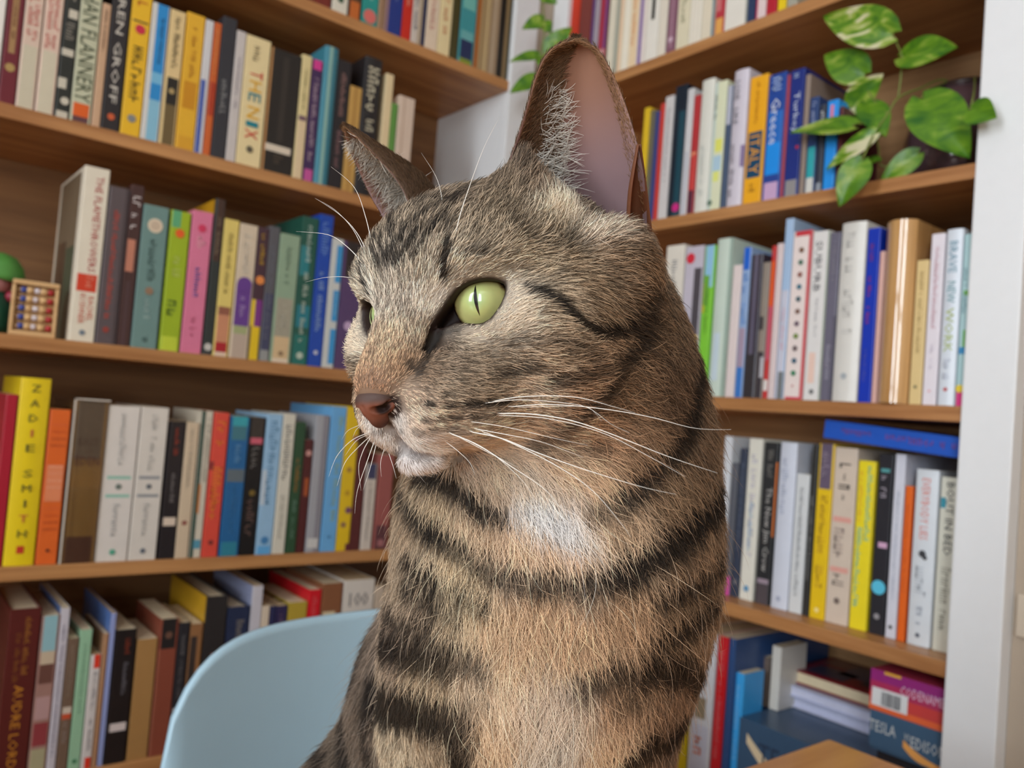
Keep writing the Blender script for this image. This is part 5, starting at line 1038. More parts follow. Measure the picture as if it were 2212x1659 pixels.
no = np_mesh('nose', nV-CO, nQ, nose_m, cat); no['label'] = 'brick red nose leather with a dark rim'
def sst(a, b, x): t = np.clip((x-a)/(b-a), 0, 1); return t*t*(3-2*t)
hq = w2h(nV); t1 = sst(-2.74, -2.50, hq[:, 2]+0.10*np.abs(hq[:, 0])); base_c = np.array(lin((132, 80, 62))); top_c = np.array(lin((84, 64, 58)))
colr = base_c*(1-t1[:, None])+top_c*t1[:, None]
nd = np.minimum(np.linalg.norm(hq-np.array([0.40, 2.62, -2.82]), axis=1), np.linalg.norm(hq-np.array([-0.40, 2.62, -2.82]), axis=1)); f = 1-sst(0.16, 0.27, nd)
low = 1-sst(-3.35, -3.0, hq[:, 2]); mid_ = np.clip(f+0.7*low, 0, 1)[:, None]; colr = colr*(1-mid_)+np.array(lin((46, 28, 24)))*mid_
ca = no.data.attributes.new('tone', 'FLOAT_COLOR', 'POINT'); ca.data.foreach_set('color', np.c_[colr, np.ones(len(colr))].astype(np.float32).ravel())
# ------------------------------------------------------------------ coat: markings and flow are read off the photograph once and laid on the surface
tri = np.concatenate([AQ[:, [0, 1, 2]], AQ[:, [0, 2, 3]]])
BV = BVHTree.FromPolygons([tuple(v) for v in AV], [tuple(q) for q in AQ.tolist()])
def hit(px, py):
    d = ray(px, py); d = d/np.linalg.norm(d); r = BV.ray_cast(Vector(CAM), Vector(d), 2.0)
    if r[0] is None: return None
    n = np.array(r[1]); return np.array(r[0]), n if n @ d < 0 else -n
# px, py, colour with its shading left in, flow in the picture (x right, y down), length cm
CPS = [
 (812, 835, (150, 108, 72), (.35, -1), .22), (850, 780, (172, 132, 92), (.3, -1), .30), (905, 730, (172, 148, 120), (.25, -1), .45), (830, 735, (170, 138, 104), (.0, -1), .35),
 (880, 650, (160, 142, 122), (.1, -1), .55), (900, 570, (160, 142, 118), (.2, -1), .7), (840, 590, (158, 142, 122), (-.3, -1), .7), (800, 620, (160, 146, 128), (-.7, -.7), .8), (930, 480, (122, 104, 82), (.4, -1), .8), (880, 480, (126, 108, 86), (.1, -1), .8),
 (985, 430, (112, 94, 74), (.5, -1), .8), (1080, 440, (116, 98, 75), (.4, -1), .85), (1060, 500, (134, 115, 90), (.35, -1), .8), (1200, 500, (142, 122, 95), (.6, -.85), .9), (1160, 570, (150, 128, 99), (.9, -.35), .75), (1060, 585, (162, 142, 112), (.9, -.45), .6), (980, 590, (165, 146, 120), (.7, -.8), .55), (955, 655, (214, 198, 176), (.5, -.9), .5),
 (1260, 570, (132, 108, 79), (.95, -.2), .8), (1340, 560, (118, 91, 62), (1, 0), .85), (1400, 560, (112, 82, 51), (.9, .3), .9), (1290, 480, (124, 102, 78), (.8, -.6), .8), (1400, 480, (112, 84, 56), (.9, -.1), .8),
 (1200, 660, (134, 111, 82), (1, .1), .75), (1300, 640, (122, 97, 68), (1, .2), .85), (1400, 680, (106, 79, 51), (1, .3), 1.0), (1130, 665, (206, 184, 154), (.95, -.2), .55), (1085, 688, (206, 186, 158), (.9, -.35), .5), (1040, 714, (190, 166, 136), (.85, -.3), .45), (1107, 640, (206, 186, 160), (.9, -.3), .45),
 (1050, 760, (122, 101, 76), (.95, -.1), .65), (985, 790, (116, 96, 74), (.8, .1), .5), (945, 750, (84, 64, 50), (.5, .6), .35), (930, 800, (110, 86, 62), (.6, .4), .35), (900, 770, (150, 116, 82), (.3, -.8), .28),
 (970, 840, (138, 116, 90), (.85, .15), .45), (1050, 840, (128, 106, 80), (1, 0), .65), (1110, 790, (126, 103, 76), (1, 0), .75), (1200, 760, (150, 122, 90), (1, .1), .85), (1150, 850, (172, 142, 110), (1, .08), .85), (1250, 850, (150, 112, 76), (1, .2), 1.0), (1350, 850, (122, 90, 57), (1, .35), 1.1), (1450, 850, (98, 70, 44), (.9, .5), 1.2), (1450, 720, (106, 79, 51), (1, .5), 1.1),
 (1510, 950, (112, 82, 52), (.8, .7), 1.3), (880, 870, (168, 134, 102), (.5, .4), .28), (862, 905, (226, 218, 210), (.35, .7), .32), (830, 940, (230, 222, 216), (-.1, .9), .35), (905, 910, (196, 168, 140), (.7, .4), .35), (900, 955, (222, 208, 196), (.6, .6), .4), (960, 900, (168, 138, 106), (.9, .15), .42), (970, 950, (198, 172, 146), (.85, .35), .5), (1040, 920, (176, 146, 114), (.95, .15), .65),
 (890, 1000, (228, 218, 214), (.3, .8), .5), (940, 1000, (226, 214, 206), (.6, .6), .6), (1010, 1000, (214, 188, 162), (.8, .5), .7), (1100, 950, (206, 178, 146), (.95, .3), .9), (1200, 960, (186, 150, 112), (.85, .5), 1.1), (1300, 950, (156, 114, 74), (.8, .6), 1.2),
 (1080, 1030, (232, 206, 172), (.6, .8), 1.2), (1150, 1065, (238, 212, 180), (.4, .9), 1.4), (1300, 1050, (192, 152, 108), (.5, .85), 1.4), (1150, 1112, (248, 244, 240), (.3, .95), 1.4), (1205, 1142, (248, 244, 242), (.35, .95), 1.4), (1165, 1138, (246, 242, 238), (.3, .95), 1.4), (1252, 1172, (242, 236, 230), (.4, .95), 1.5), (1215, 1168, (244, 238, 232), (.35, .95), 1.5), (1180, 1130, (246, 242, 240), (.35, .95), 1.5), (1232, 1160, (244, 238, 234), (.4, .95), 1.5), (1130, 1118, (242, 236, 230), (.25, .95), 1.4), (1275, 1182, (226, 210, 190), (.4, .95), 1.6), (1210, 1075, (228, 200, 168), (.4, .95), 1.4), (1190, 1195, (196, 160, 120), (.2, 1), 1.6), (1260, 1225, (190, 152, 110), (.3, 1), 1.6), (1290, 1130, (196, 158, 114), (.5, .9), 1.5), (1080, 1090, (206, 174, 138), (.3, .95), 1.4), (1090, 1160, (186, 152, 114), (.1, 1), 1.5), (1330, 1190, (178, 144, 104), (.4, .9), 1.5), (1140, 1165, (200, 168, 130), (.2, 1), 1.6), (1230, 1020, (196, 160, 120), (.7, .7), 1.2),
 (1050, 1150, (182, 152, 116), (.1, 1), 1.5), (950, 1110, (170, 145, 108), (.1, .95), 1.3), (885, 1130, (138, 114, 85), (-.3, .9), 1.2), (1350, 1150, (176, 141, 101), (.4, .9), 1.5), (1450, 1100, (140, 106, 69), (.7, .8), 1.4), (1540, 1050, (122, 92, 60), (.9, .6), 1.2), (1380, 1010, (132, 96, 60), (.7, .8), 1.3),
 (1000, 1230, (186, 161, 121), (0, 1), 1.6), (1200, 1225, (192, 154, 112), (.1, 1), 1.7), (1130, 1200, (190, 156, 116), (.1, 1), 1.6), (1350, 1215, (172, 141, 106), (.35, .95), 1.6), (1500, 1200, (142, 106, 69), (.6, .9), 1.4), (905, 1230, (166, 143, 111), (-.4, 1), 1.4), (865, 1260, (142, 121, 94), (-.7, .8), 1.2),
 (1000, 1310, (192, 168, 128), (-.1, 1), 1.7), (1180, 1330, (182, 144, 102), (.05, 1), 1.8), (1350, 1330, (168, 128, 85), (.3, 1), 1.7), (1480, 1310, (132, 99, 63), (.6, .9), 1.4), (900, 1340, (142, 120, 94), (-.5, .9), 1.3), (850, 1380, (126, 105, 84), (-.7, .8), 1.1),
 (1100, 1400, (184, 150, 110), (-.05, 1), 1.9), (1250, 1400, (180, 142, 100), (.15, 1), 1.9), (1450, 1400, (136, 102, 66), (.6, .9), 1.5), (920, 1480, (178, 151, 112), (-.2, 1), 1.1), (1060, 1480, (186, 160, 127), (.2, 1), 1.7), (1200, 1520, (178, 157, 133), (-.1, 1), 2.0), (1350, 1520, (166, 128, 88), (.3, 1), 1.6), (1450, 1520, (140, 102, 67), (.5, .9), 1.4),
 (870, 1610, (166, 146, 115), (-.2, 1), .9), (950, 1640, (150, 128, 98), (0, 1), .9), (1060, 1620, (192, 160, 120), (.05, 1), 1.6), (1200, 1640, (172, 157, 137), (0, 1), 1.8), (1310, 1640, (188, 152, 110), (.2, 1), 1.6), (1430, 1640, (118, 87, 58), (.3, 1), 1.2),
 (880, 1042, (116, 95, 70), (-.1, 1), 1.0), (930, 1062, (160, 136, 102), (.1, 1), 1.1), (985, 1045, (176, 148, 114), (.3, .95), 1.1), (860, 1070, (112, 92, 70), (-.3, 1), 1.0), (1040, 1090, (170, 142, 108), (.2, 1), 1.3), (900, 1080, (150, 128, 96), (-.1, 1), 1.1),
 (1122, 345, (92, 74, 56), (.3, -1), .6), (1112, 395, (100, 82, 62), (.35, -1), .8), (1160, 400, (112, 90, 68), (.4, -1), .9), (1195, 445, (196, 176, 146), (.45, -1), 1.2), (1235, 462, (206, 186, 158), (.5, -1), 1.3), (1300, 488, (196, 172, 146), (.5, -1), 1.25), (1120, 400, (124, 104, 80), (.4, -1), .9),
 (790, 1450, (98, 81, 65), (-.5, .9), 1.3), (735, 1560, (84, 68, 53), (-.6, .8), 1.3), (770, 1630, (100, 83, 66), (-.4, .9), 1.3), (690, 1640, (92, 75, 58), (-.7, .7), 1.3)]
cp_p, cp_c, cp_d, cp_l = [], [], [], []
def refl_p(p): q = w2h(p); q[..., 0] *= -1; return h2w(q)
def refl_d(d): q = d @ HM; q[0] *= -1; return q @ HM.T
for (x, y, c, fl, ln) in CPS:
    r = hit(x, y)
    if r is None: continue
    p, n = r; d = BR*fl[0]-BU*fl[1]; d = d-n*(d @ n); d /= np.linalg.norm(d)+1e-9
    c = np.array(c)*(1-0.14*min(1, max(0, (x-1330)/120)))     # nape and flank fur darkened, with the shade on that side painted in
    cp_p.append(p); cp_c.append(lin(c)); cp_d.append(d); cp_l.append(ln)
    hh = w2h(p)
    if y < 1010 and hh[1] > -6.5 and hh[0] < -0.35: cp_p.append(refl_p(p)); cp_c.append(lin(c)); cp_d.append(refl_d(d)); cp_l.append(ln)
for hv, c, hd_, ln in [((0, -7.8, 1.0), (100, 76, 50), (0, -.5, -1), 1.0), ((0, -8, -2), (100, 76, 50), (0, -.3, -1), 1.2), ((3.5, -7, -1), (100, 76, 50), (.3, -.7, -.6), 1.2), ((3.4, -6.5, -4.5), (110, 84, 56), (.2, -.3, -1), 1.3), ((0, -9, -7), (90, 68, 48), (0, -.3, -1), 1.4), ((0, -13, -13), (84, 66, 48), (0, -.4, -1), 1.4), ((6, -14, -14), (90, 72, 54), (0, -.4, -1), 1.4), ((0, -18, -19), (84, 66, 48), (0, -.3, -1), 1.4), ((-6, -13, -14), (92, 72, 54), (0, -.4, -1), 1.4)]:
    cp_p.append(h2w(hv)); cp_c.append(lin(c)); cp_d.append(hdir(hd_)); cp_l.append(ln)
cp_p, cp_c, cp_d, cp_l = np.array(cp_p), np.array(cp_c), np.array(cp_d), np.array(cp_l)
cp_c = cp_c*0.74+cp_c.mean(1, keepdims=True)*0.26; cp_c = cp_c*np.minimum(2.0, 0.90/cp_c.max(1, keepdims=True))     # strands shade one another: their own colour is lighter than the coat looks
# dark markings: strength, half width in px, pixels along the line
STR = [
 (.9, 13, [(832, 580), (845, 555), (862, 528)]), (.92, 10, [(866, 520), (885, 492), (912, 470), (948, 448), (992, 424)]), (.92, 9, [(893, 556), (907, 534), (922, 512)]), (.92, 9, [(930, 500), (948, 478), (955, 470)]), (.85, 11, [(968, 448), (992, 424), (1012, 410)]), (.92, 9, [(862, 476), (884, 458), (912, 442), (940, 432)]), (.92, 9, [(905, 500), (880, 540), (860, 575)]),
 (.95, 11, [(955, 596), (958, 572), (962, 545), (966, 520)]), (.5, 10, [(966, 520), (962, 490), (958, 465)]), (.6, 12, [(1004, 548), (1022, 540), (1046, 540)]), (.35, 14, [(1100, 470), (1180, 520), (1260, 520)]),
 (.95, 11, [(1155, 626), (1192, 640), (1222, 668), (1252, 694), (1290, 716), (1330, 716), (1362, 700)]), (.7, 15, [(1362, 700), (1392, 676), (1412, 640)]), (.8, 17, [(1395, 690), (1388, 730), (1360, 775)]),
 (.7, 9, [(1088, 806), (1130, 796), (1168, 786)]), (.7, 13, [(1195, 820), (1250, 812), (1310, 796), (1358, 772)]), (.8, 15, [(1358, 772), (1322, 826), (1282, 866), (1238, 906)]), (.75, 16, [(1238, 906), (1200, 938), (1160, 962)]), (.45, 11, [(1180, 978), (1240, 984), (1300, 972)]), (.5, 10, [(1195, 738), (1240, 752), (1290, 768)]), (.4, 10, [(1110, 740), (1160, 735), (1200, 740)]),
 (.85, 17, [(945, 712), (925, 738), (915, 762)]), (.6, 10, [(990, 708), (960, 715)]), (.7, 7, [(885, 790), (893, 798)]), (.75, 9, [(928, 755), (912, 790), (906, 806)]),
 (.9, 7, [(926, 872), (934, 874)]), (.85, 6, [(968, 876), (982, 873)]), (.85, 6, [(1002, 872), (1050, 872), (1095, 866)]), (.8, 6, [(912, 905), (920, 905)]), (.8, 6, [(944, 906), (956, 904)]), (.75, 6, [(978, 904), (990, 902)]), (.7, 5, [(1012, 900), (1060, 894)]), (.6, 6, [(862, 930), (870, 930)]), (.6, 6, [(898, 932), (908, 932)]), (.55, 6, [(930, 928), (940, 926)]), (.55, 7, [(960, 925), (1000, 934)]), (.6, 6, [(958, 860), (962, 850)]),
 (.9, 22, [(1515, 740), (1500, 830), (1490, 900), (1465, 965), (1425, 1020), (1385, 1062), (1345, 1094)]), (.7, 15, [(1345, 1094), (1310, 1110), (1285, 1118)]), (.5, 15, [(1460, 620), (1490, 700), (1500, 760)]), (.85, 22, [(1430, 1010), (1400, 1040)]),
 (.95, 16, [(905, 1026), (950, 1042), (986, 1066), (1034, 1102), (1086, 1130)]), (.9, 15, [(866, 1042), (876, 1082), (892, 1112), (935, 1156)]), (.97, 20, [(935, 1156), (993, 1196), (1038, 1230), (1097, 1256), (1165, 1270), (1255, 1272), (1346, 1254)]), (.97, 26, [(1346, 1250), (1414, 1212), (1481, 1162), (1530, 1110), (1556, 1070)]),
 (.95, 16, [(880, 1215), (905, 1240), (953, 1274), (1007, 1298), (1046, 1318)]), (.92, 15, [(880, 1276), (915, 1302), (950, 1320), (990, 1346)]), (.92, 17, [(1552, 1215), (1520, 1250), (1481, 1278), (1430, 1306)]), (.95, 19, [(1540, 1305), (1500, 1342), (1460, 1370), (1420, 1396)]), (.8, 16, [(840, 1330), (880, 1352), (930, 1366)]),
 (.92, 27, [(830, 1398), (894, 1410), (962, 1424), (1029, 1442)]), (.85, 20, [(870, 1428), (916, 1440), (972, 1464)]), (.95, 40, [(812, 1512), (866, 1532), (925, 1548), (984, 1566)]), (.95, 24, [(990, 1560), (998, 1610), (1000, 1665), (1000, 1720)]), (.85, 22, [(1250, 1492), (1323, 1464), (1391, 1450)]), (.92, 26, [(1391, 1448), (1450, 1450), (1510, 1462)]), (.95, 34, [(1490, 1560), (1440, 1590), (1390, 1622), (1340, 1670)]), (.7, 18, [(1345, 1524), (1372, 1518)]), (.65, 16, [(1018, 1524), (1040, 1520)]), (.8, 20, [(900, 1690), (960, 1700)]),
 (.85, 18, [(800, 1380), (770, 1470), (745, 1560), (740, 1660)]), (.85, 16, [(710, 1540), (690, 1600), (690, 1660)]), (.8, 14, [(800, 1480), (790, 1560), (800, 1650)])]
sp, sw, ss_ = [], [], []
for (stg, hw, pts) in STR:
    q = spline(np.array(pts, float), max(2, int(np.linalg.norm(np.diff(np.array(pts, float), axis=0), axis=1).sum()/5)))
    for x, y in q:
        r = hit(x, y)
        if r is None: continue
        d = project(r[0])[2]; hw_ = hw*(1.28 if y > 1000 else 0.92 if y < 600 and x < 1060 else 1.25); sp.append(r[0]); sw.append(hw_*d/FPX); ss_.append(stg); hh = w2h(r[0])
        if y < 1000 and hh[1] > -6.5 and hh[0] < -0.2: sp.append(refl_p(r[0])); sw.append(hw_*d/FPX); ss_.append(stg)
sp, sw, ss_ = np.array(sp, np.float32), np.array(sw, np.float32), np.array(ss_, np.float32)
def vnoise(P, f, seed=0):                               # cheap smooth noise: sum of sines in random directions
    r = np.random.default_rng(seed); s = np.zeros(len(P))
    for _ in range(7): k = r.normal(size=3); k *= f/np.linalg.norm(k)*r.uniform(.6, 1.5); s += np.sin(P @ k+r.uniform(0, 6.28))
    return s/2.65
def coat(P, what='all'):
    """colour, flow direction, length and darkness of the coat at points P"""
    n = len(P); col = np.zeros((n, 3)); dr = np.zeros((n, 3)); ln = np.zeros(n); dk = np.zeros(n)
    for s in range(0, n, 20000):
        p = P[s:s+20000]
        if what != 'mark':
            d2 = ((p**2).sum(1)[:, None]+(cp_p**2).sum(1)[None]-2*p @ cp_p.T); d2 = np.maximum(d2, 0)
            w = 1/(d2+0.004**2)**2.0; w /= w.sum(1, keepdims=True); w = np.where(w < 0.01, 0, w); w /= w.sum(1, keepdims=True)
            col[s:s+20000] = w @ cp_c; dr[s:s+20000] = w @ cp_d; ln[s:s+20000] = w @ cp_l
        if what == 'flow': continue
        pn = p.astype(np.float32)-np.float32(0.3); sq = sp-np.float32(0.3); q2 = ((pn**2).sum(1)[:, None]+(sq**2).sum(1)[None]-2*pn @ sq.T); q = np.sqrt(np.maximum(q2, 0))/sw[None]
        rag = 1+0.22*vnoise(p, 900, 3)+0.12*vnoise(p, 2600, 4)
        t = np.clip((1.30-q*rag[:, None])/0.55, 0, 1); dk[s:s+20000] = (t*t*(3-2*t)*ss_[None]).max(1)
    return col, dr, ln, dk
DARK = lin((26, 20, 17))
# --- skin under the coat
vn_ = np.zeros_like(AV); fn = np.cross(AV[tri[:, 1]]-AV[tri[:, 0]], AV[tri[:, 2]]-AV[tri[:, 0]])
for i in range(3):
    for k in range(3): vn_[:, k] += np.bincount(tri[:, i], weights=fn[:, k], minlength=len(AV))
vn_ /= np.linalg.norm(vn_, axis=1, keepdims=True)+1e-12
vc, _, _, vdk = coat(AV); vcol = vc*0.40*(1-vdk[:, None])+DARK*0.7*vdk[:, None]
hA = w2h(AV)
lid_d = np.full(len(AV), 9.0)
for side in (-1, 1):
    L = eye_local(hA, side); m = (np.linalg.norm(L, axis=1) < 2.0) & (L[:, 2] > 0); lid_d[m] = np.minimum(lid_d[m], poly_sd(L[m][:, :2], LID))
lidf = (1-sst(0.03, 0.15, lid_d))[:, None]; vcol = vcol*(1-lidf)+lin((44, 30, 26))*lidf
mouth = MOUTH*[-1, 1, 1]; mouth = np.concatenate([spline(mouth, 40), spline(mouth*[-1, 1, 1], 40)])
md = np.sqrt(((hA[:, None, :]-mouth[None])**2).sum(-1).min(1)) if len(hA) < 1 else np.full(len(hA), 9.0)
fm = np.where((hA[:, 1] > -1.5) & (hA[:, 2] < -3) & (hA[:, 2] > -5.6) & (np.abs(hA[:, 0]) < 2.5))[0]
md[fm] = np.sqrt(((hA[fm][:, None, :]-mouth[None])**2).sum(-1).min(1))
mf = (1-sst(0.08, 0.2, md))[:, None]; vcol = vcol*(1-mf)+lin((62, 44, 40))*mf
inner = vkind == 1
ez = sst(3.0, 7.0, hA[:, 2])[:, None]
nsd = np.minimum(np.linalg.norm(hA-[.42, 2.36, -2.8], axis=1), np.linalg.norm(hA-[-.42, 2.36, -2.8], axis=1)); nf = (1-sst(.34, .5, nsd))[:, None]; vcol = vcol*(1-nf)+lin((40, 26, 22))*nf
vcol[inner] = ((1-ez)*lin((150, 124, 128))+ez*lin((156, 112, 90)))[inner]
vcol[vkind == 2] = lin((88, 66, 48))
k3 = np.zeros(len(AV), bool); k3[-2*E3[0].shape[0]*E3[0].shape[1]:] = True; vcol[k3] = lin((118, 74, 50))
nt = skin.node_tree if 'skin' in globals() else None
skin = bpy.data.materials.new('cat_skin'); skin.use_nodes = True; nt = skin.node_tree; p = nt.nodes['Principled BSDF']
a_n = nt.nodes.new('ShaderNodeAttribute'); a_n.attribute_name = 'tone'; nt.links.new(a_n.outputs['Color'], p.inputs['Base Color'])
p.inputs['Roughness'].default_value = 0.62; p.inputs['Specular IOR Level'].default_value = 0.3
a_e = nt.nodes.new('ShaderNodeAttribute'); a_e.attribute_name = 'ear_skin'
nz = nt.nodes.new('ShaderNodeTexNoise'); nz.inputs['Scale'].default_value = 90; nz.inputs['Detail'].default_value = 3
mr = nt.nodes.new('ShaderNodeMix'); mr.data_type = 'RGBA'; mr.blend_type = 'MULTIPLY'; mr.inputs[0].default_value = 0.45
nt.links.new(a_n.outputs['Color'], mr.inputs[6]); nt.links.new(nz.outputs['Color'], mr.inputs[7])
tl_ = nt.nodes.new('ShaderNodeBsdfTranslucent'); tl_.inputs['Color'].default_value = (*lin((214, 112, 74)), 1); ms = nt.nodes.new('ShaderNodeMixShader')
fac = nt.nodes.new('ShaderNodeMath'); fac.operation = 'MULTIPLY'; fac.inputs[1].default_value = 0.18; nt.links.new(a_e.outputs['Fac'], fac.inputs[0]); nt.links.new(fac.outputs[0], ms.inputs[0])
nt.links.new(p.outputs[0], ms.inputs[1]); nt.links.new(tl_.outputs[0], ms.inputs[2]); nt.links.new(ms.outputs[0], nt.nodes['Material Output'].inputs['Surface'])
body = np_mesh('body', AV-CO, AQ, skin, cat)
ca = body.data.attributes.new('tone', 'FLOAT_COLOR', 'POINT'); ca.data.foreach_set('color', np.c_[np.clip(vcol, 0, 1), np.ones(len(vcol))].astype(np.float32).ravel())
ca = body.data.attributes.new('ear_skin', 'FLOAT', 'POINT'); ca.data.foreach_set('value', (vkind > 0).astype(np.float32))
# --- strands
fur_m = bpy.data.materials.new('cat_fur'); fur_m.use_nodes = True; nt = fur_m.node_tree; p = nt.nodes['Principled BSDF']
a_n = nt.nodes.new('ShaderNodeAttribute'); a_n.attribute_name = 'tone'; nt.links.new(a_n.outputs['Color'], p.inputs['Base Color'])
p.inputs['Roughness'].default_value = 0.55; p.inputs['Specular IOR Level'].default_value = 0.25
def strands(name, pts, rad, col, parent=cat, label=None):
    n, m = pts.shape[:2]; cu = bpy.data.hair_curves.new(name); cu.add_curves([m]*n)
    cu.attributes['position'].data.foreach_set('vector', (pts-CO).astype(np.float32).ravel())
    a = cu.attributes.get('radius') or cu.attributes.new('radius', 'FLOAT', 'POINT'); a.data.foreach_set('value', rad.astype(np.float32).ravel())
    a = cu.attributes.new('tone', 'FLOAT_COLOR', 'POINT'); a.data.foreach_set('color', np.concatenate([np.clip(col, 0, 1), np.ones((n, m, 1))], -1).astype(np.float32).ravel())
    cu.materials.append(fur_m); o = bpy.data.objects.new(name, cu); C.objects.link(o); o.parent = parent; o['kind'] = 'stuff'
    if label: o['label'] = label
    return o
def grow(P, N, D, L, lift, jit, col_r, col_t, r0, m=5, curl=0.25, droop=0.0):
    """P roots, N normals, D flow; returns strand points, radii and colours"""
    n = len(P); D = D-N*(D*N).sum(1, keepdims=True); D /= np.linalg.norm(D, axis=1, keepdims=True)+1e-9
    D = D+rng.normal(size=(n, 3))*np.asarray(jit).reshape(-1, 1); D -= N*(D*N).sum(1, keepdims=True); D /= np.linalg.norm(D, axis=1, keepdims=True)+1e-9
    lift = np.asarray(lift)*np.exp(rng.normal(size=n)*0.3); out = np.zeros((n, m, 3)); p = P-N*0.0004; out[:, 0] = p
    side = np.cross(N, D); cv = rng.normal(size=n)*curl
    for i in range(1, m):
        t = i/(m-1); v = D+N*(lift*(1.5-1.25*t))[:, None]+side*(cv*(t-0.3))[:, None]; v[:, 2] -= droop*t
        v /= np.linalg.norm(v, axis=1, keepdims=True); p = p+v*(L/(m-1))[:, None]; out[:, i] = p
    t = np.linspace(0, 1, m); rad = r0[:, None]*np.array([1.0, 1.0, 0.85, 0.6, 0.12] if m == 5 else np.interp(t, [0, .3, .6, 1], [1, 1, .7, .1]))[None]
    k = (t**0.8)[None, :, None]; col = col_r[:, None]*(1-k)+col_t[:, None]*k
    return out, rad, col
area = 0.5*np.linalg.norm(fn, axis=1); cen = AV[tri].mean(1); fnn = fn/(np.linalg.norm(fn, axis=1, keepdims=True)+1e-15)
tk = vkind[tri].max(1); hc_ = w2h(cen)
view = CAM-cen; vdist = np.linalg.norm(view, axis=1); facing = (fnn*view).sum(1)/vdist
def sample(weights, n):
    c = np.cumsum(weights); i = np.searchsorted(c, rng.random(n)*c[-1]); r1 = np.sqrt(rng.random(n)); r2 = rng.random(n)
    w = np.stack([1-r1, r1*(1-r2), r1*r2], 1); t = tri[i]
    P = (AV[t]*w[..., None]).sum(1); N = (vn_[t]*w[..., None]).sum(1); N /= np.linalg.norm(N, axis=1, keepdims=True)
    return P, N, i
# density: dense on the head, thinner on the side turned away
dens = np.where(tk == 0, 1.0, 0.0)*np.where(facing > -0.25, 1.0, 0.22)
head_w = sst(-6.2, -4.6, hc_[:, 2])*np.where((hc_[:, 1] > -8), 1, 0.6)
dens *= 0.55+1.0*head_w
dens *= 1+1.6*sst(0.2, 1.2, hc_[:, 1])
# no coat inside the eyes, on the nose leather, under the chin line of the mouth
ed = np.full(len(cen), 9.0)
for side in (-1, 1):
    L = eye_local(hc_, side); m = (np.linalg.norm(L, axis=1) < 2.0) & (L[:, 2] > 0); ed[m] = np.minimum(ed[m], poly_sd(L[m][:, :2], LID))
dens[ed < 0.07] = 0
nose_c = np.array([0, 2.72, -2.72]); dn = np.linalg.norm((hc_-nose_c)/np.array([0.58, 0.75, 0.40]), axis=1); dens[(dn < 1.0) & (hc_[:, 1] > 2.1)] = 0
dens[np.linalg.norm((hc_-np.array([0, 2.5, -3.15]))/np.array([0.3, 0.5, 0.4]), axis=1) < 1] = 0
mdc = np.full(len(cen), 9.0); fm = np.where((hc_[:, 1] > -1) & (hc_[:, 2] < -3) & (hc_[:, 2] > -5.6) & (np.abs(hc_[:, 0]) < 2.5))[0]
mdc[fm] = np.sqrt(((hc_[fm][:, None, :]-mouth[None])**2).sum(-1).min(1)); dens[mdc < 0.10] = 0
NH = 245000
P, N, ti = sample(area*dens, NH)
cc, dd, ll, _ = coat(P, 'flow')
dt = dd-N*(dd*N).sum(1, keepdims=True); dt /= np.linalg.norm(dt, axis=1, keepdims=True)+1e-9
PM = P+dt*(ll*0.01*0.42)[:, None]                                    # markings are where the hair lies, not where it is rooted
cc, _, _, dk = coat(PM)
hp = w2h(P); ag = sst(-5.5, -3.0, hp[:, 2])                       # agouti ticking strongest on the face
white = sst(0.55, 0.75, cc.mean(1)); dk = dk*(1-0.25*white)
rnd = rng.random(NH); lightf = np.where(rnd < 0.48, rng.uniform(1.3, 2.3, NH), rng.uniform(0.16, 0.58, NH)); amp = 0.6+0.4*ag
tipf = 1+(lightf-1)*amp*(1-0.75*white); rootf = 0.50+0.46*white
nzc = 1+0.10*vnoise(P, 500, 9)
tip = cc*(tipf*nzc)[:, None]; rt = cc*(rootf*nzc)[:, None]
dtip = DARK*rng.uniform(0.6, 1.5, NH)[:, None]; tip = tip*(1-dk[:, None])+dtip*dk[:, None]; rt = rt*(1-dk[:, None])+DARK*0.8*dk[:, None]
fm = np.where((hp[:, 1] > -0.6) & (hp[:, 2] < -3) & (hp[:, 2] > -5.6) & (np.abs(hp[:, 0]) < 2.5))[0]
mdh = np.full(NH, 9.0); mdh[fm] = np.sqrt(((hp[fm][:, None, :]-mouth[None])**2).sum(-1).min(1)); mk = (1-sst(0.08, 0.22, mdh))[:, None]*0.85
tip = tip*(1-mk)+lin((70, 52, 46))*mk; rt = rt*(1-mk)+lin((50, 36, 32))*mk
ll = ll*np.clip(0.3+mdh*2.2, 0.3, 1)
edl = np.full(NH, 9.0)
for side in (-1, 1):
    L = eye_local(hp, side); m = (np.linalg.norm(L, axis=1) < 2.0) & (L[:, 2] > 0); edl[m] = np.minimum(edl[m], poly_sd(L[m][:, :2], LID))
ll = ll*np.clip(0.35+edl*1.2, 0.35, 1)
Lm = np.where(ll > 1.0, 1.0+(ll-1.0)*0.6, ll)*0.01*rng.uniform(0.65, 1.12, NH)
long_ = ll > 1.0; lift = np.where(long_, 0.34, 0.30); jit = np.where(long_, 0.30, 0.16)
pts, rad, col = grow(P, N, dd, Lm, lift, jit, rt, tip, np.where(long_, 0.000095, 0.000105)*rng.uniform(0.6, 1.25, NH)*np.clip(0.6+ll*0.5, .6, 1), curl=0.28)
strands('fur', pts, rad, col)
# guard hairs: sparse, long, pale, standing off the neck and chest
sel = np.where((dens > 0) & (hc_[:, 2] < -4.2) & (facing > -0.3), 1.0, 0.0)*area; NG = 1100
P, N, ti = sample(sel, NG); cc, dd, ll, dk = coat(P); c_t = np.clip(cc*1.35+0.10, 0, 0.95)
pts, rad, col = grow(P, N, dd, ll*0.01*rng.uniform(1.1, 1.9, NG), 0.5, 0.3, cc*0.8, c_t, np.full(NG, 0.00007), m=7, curl=0.5)
strands('guard_hairs', pts, rad, col)
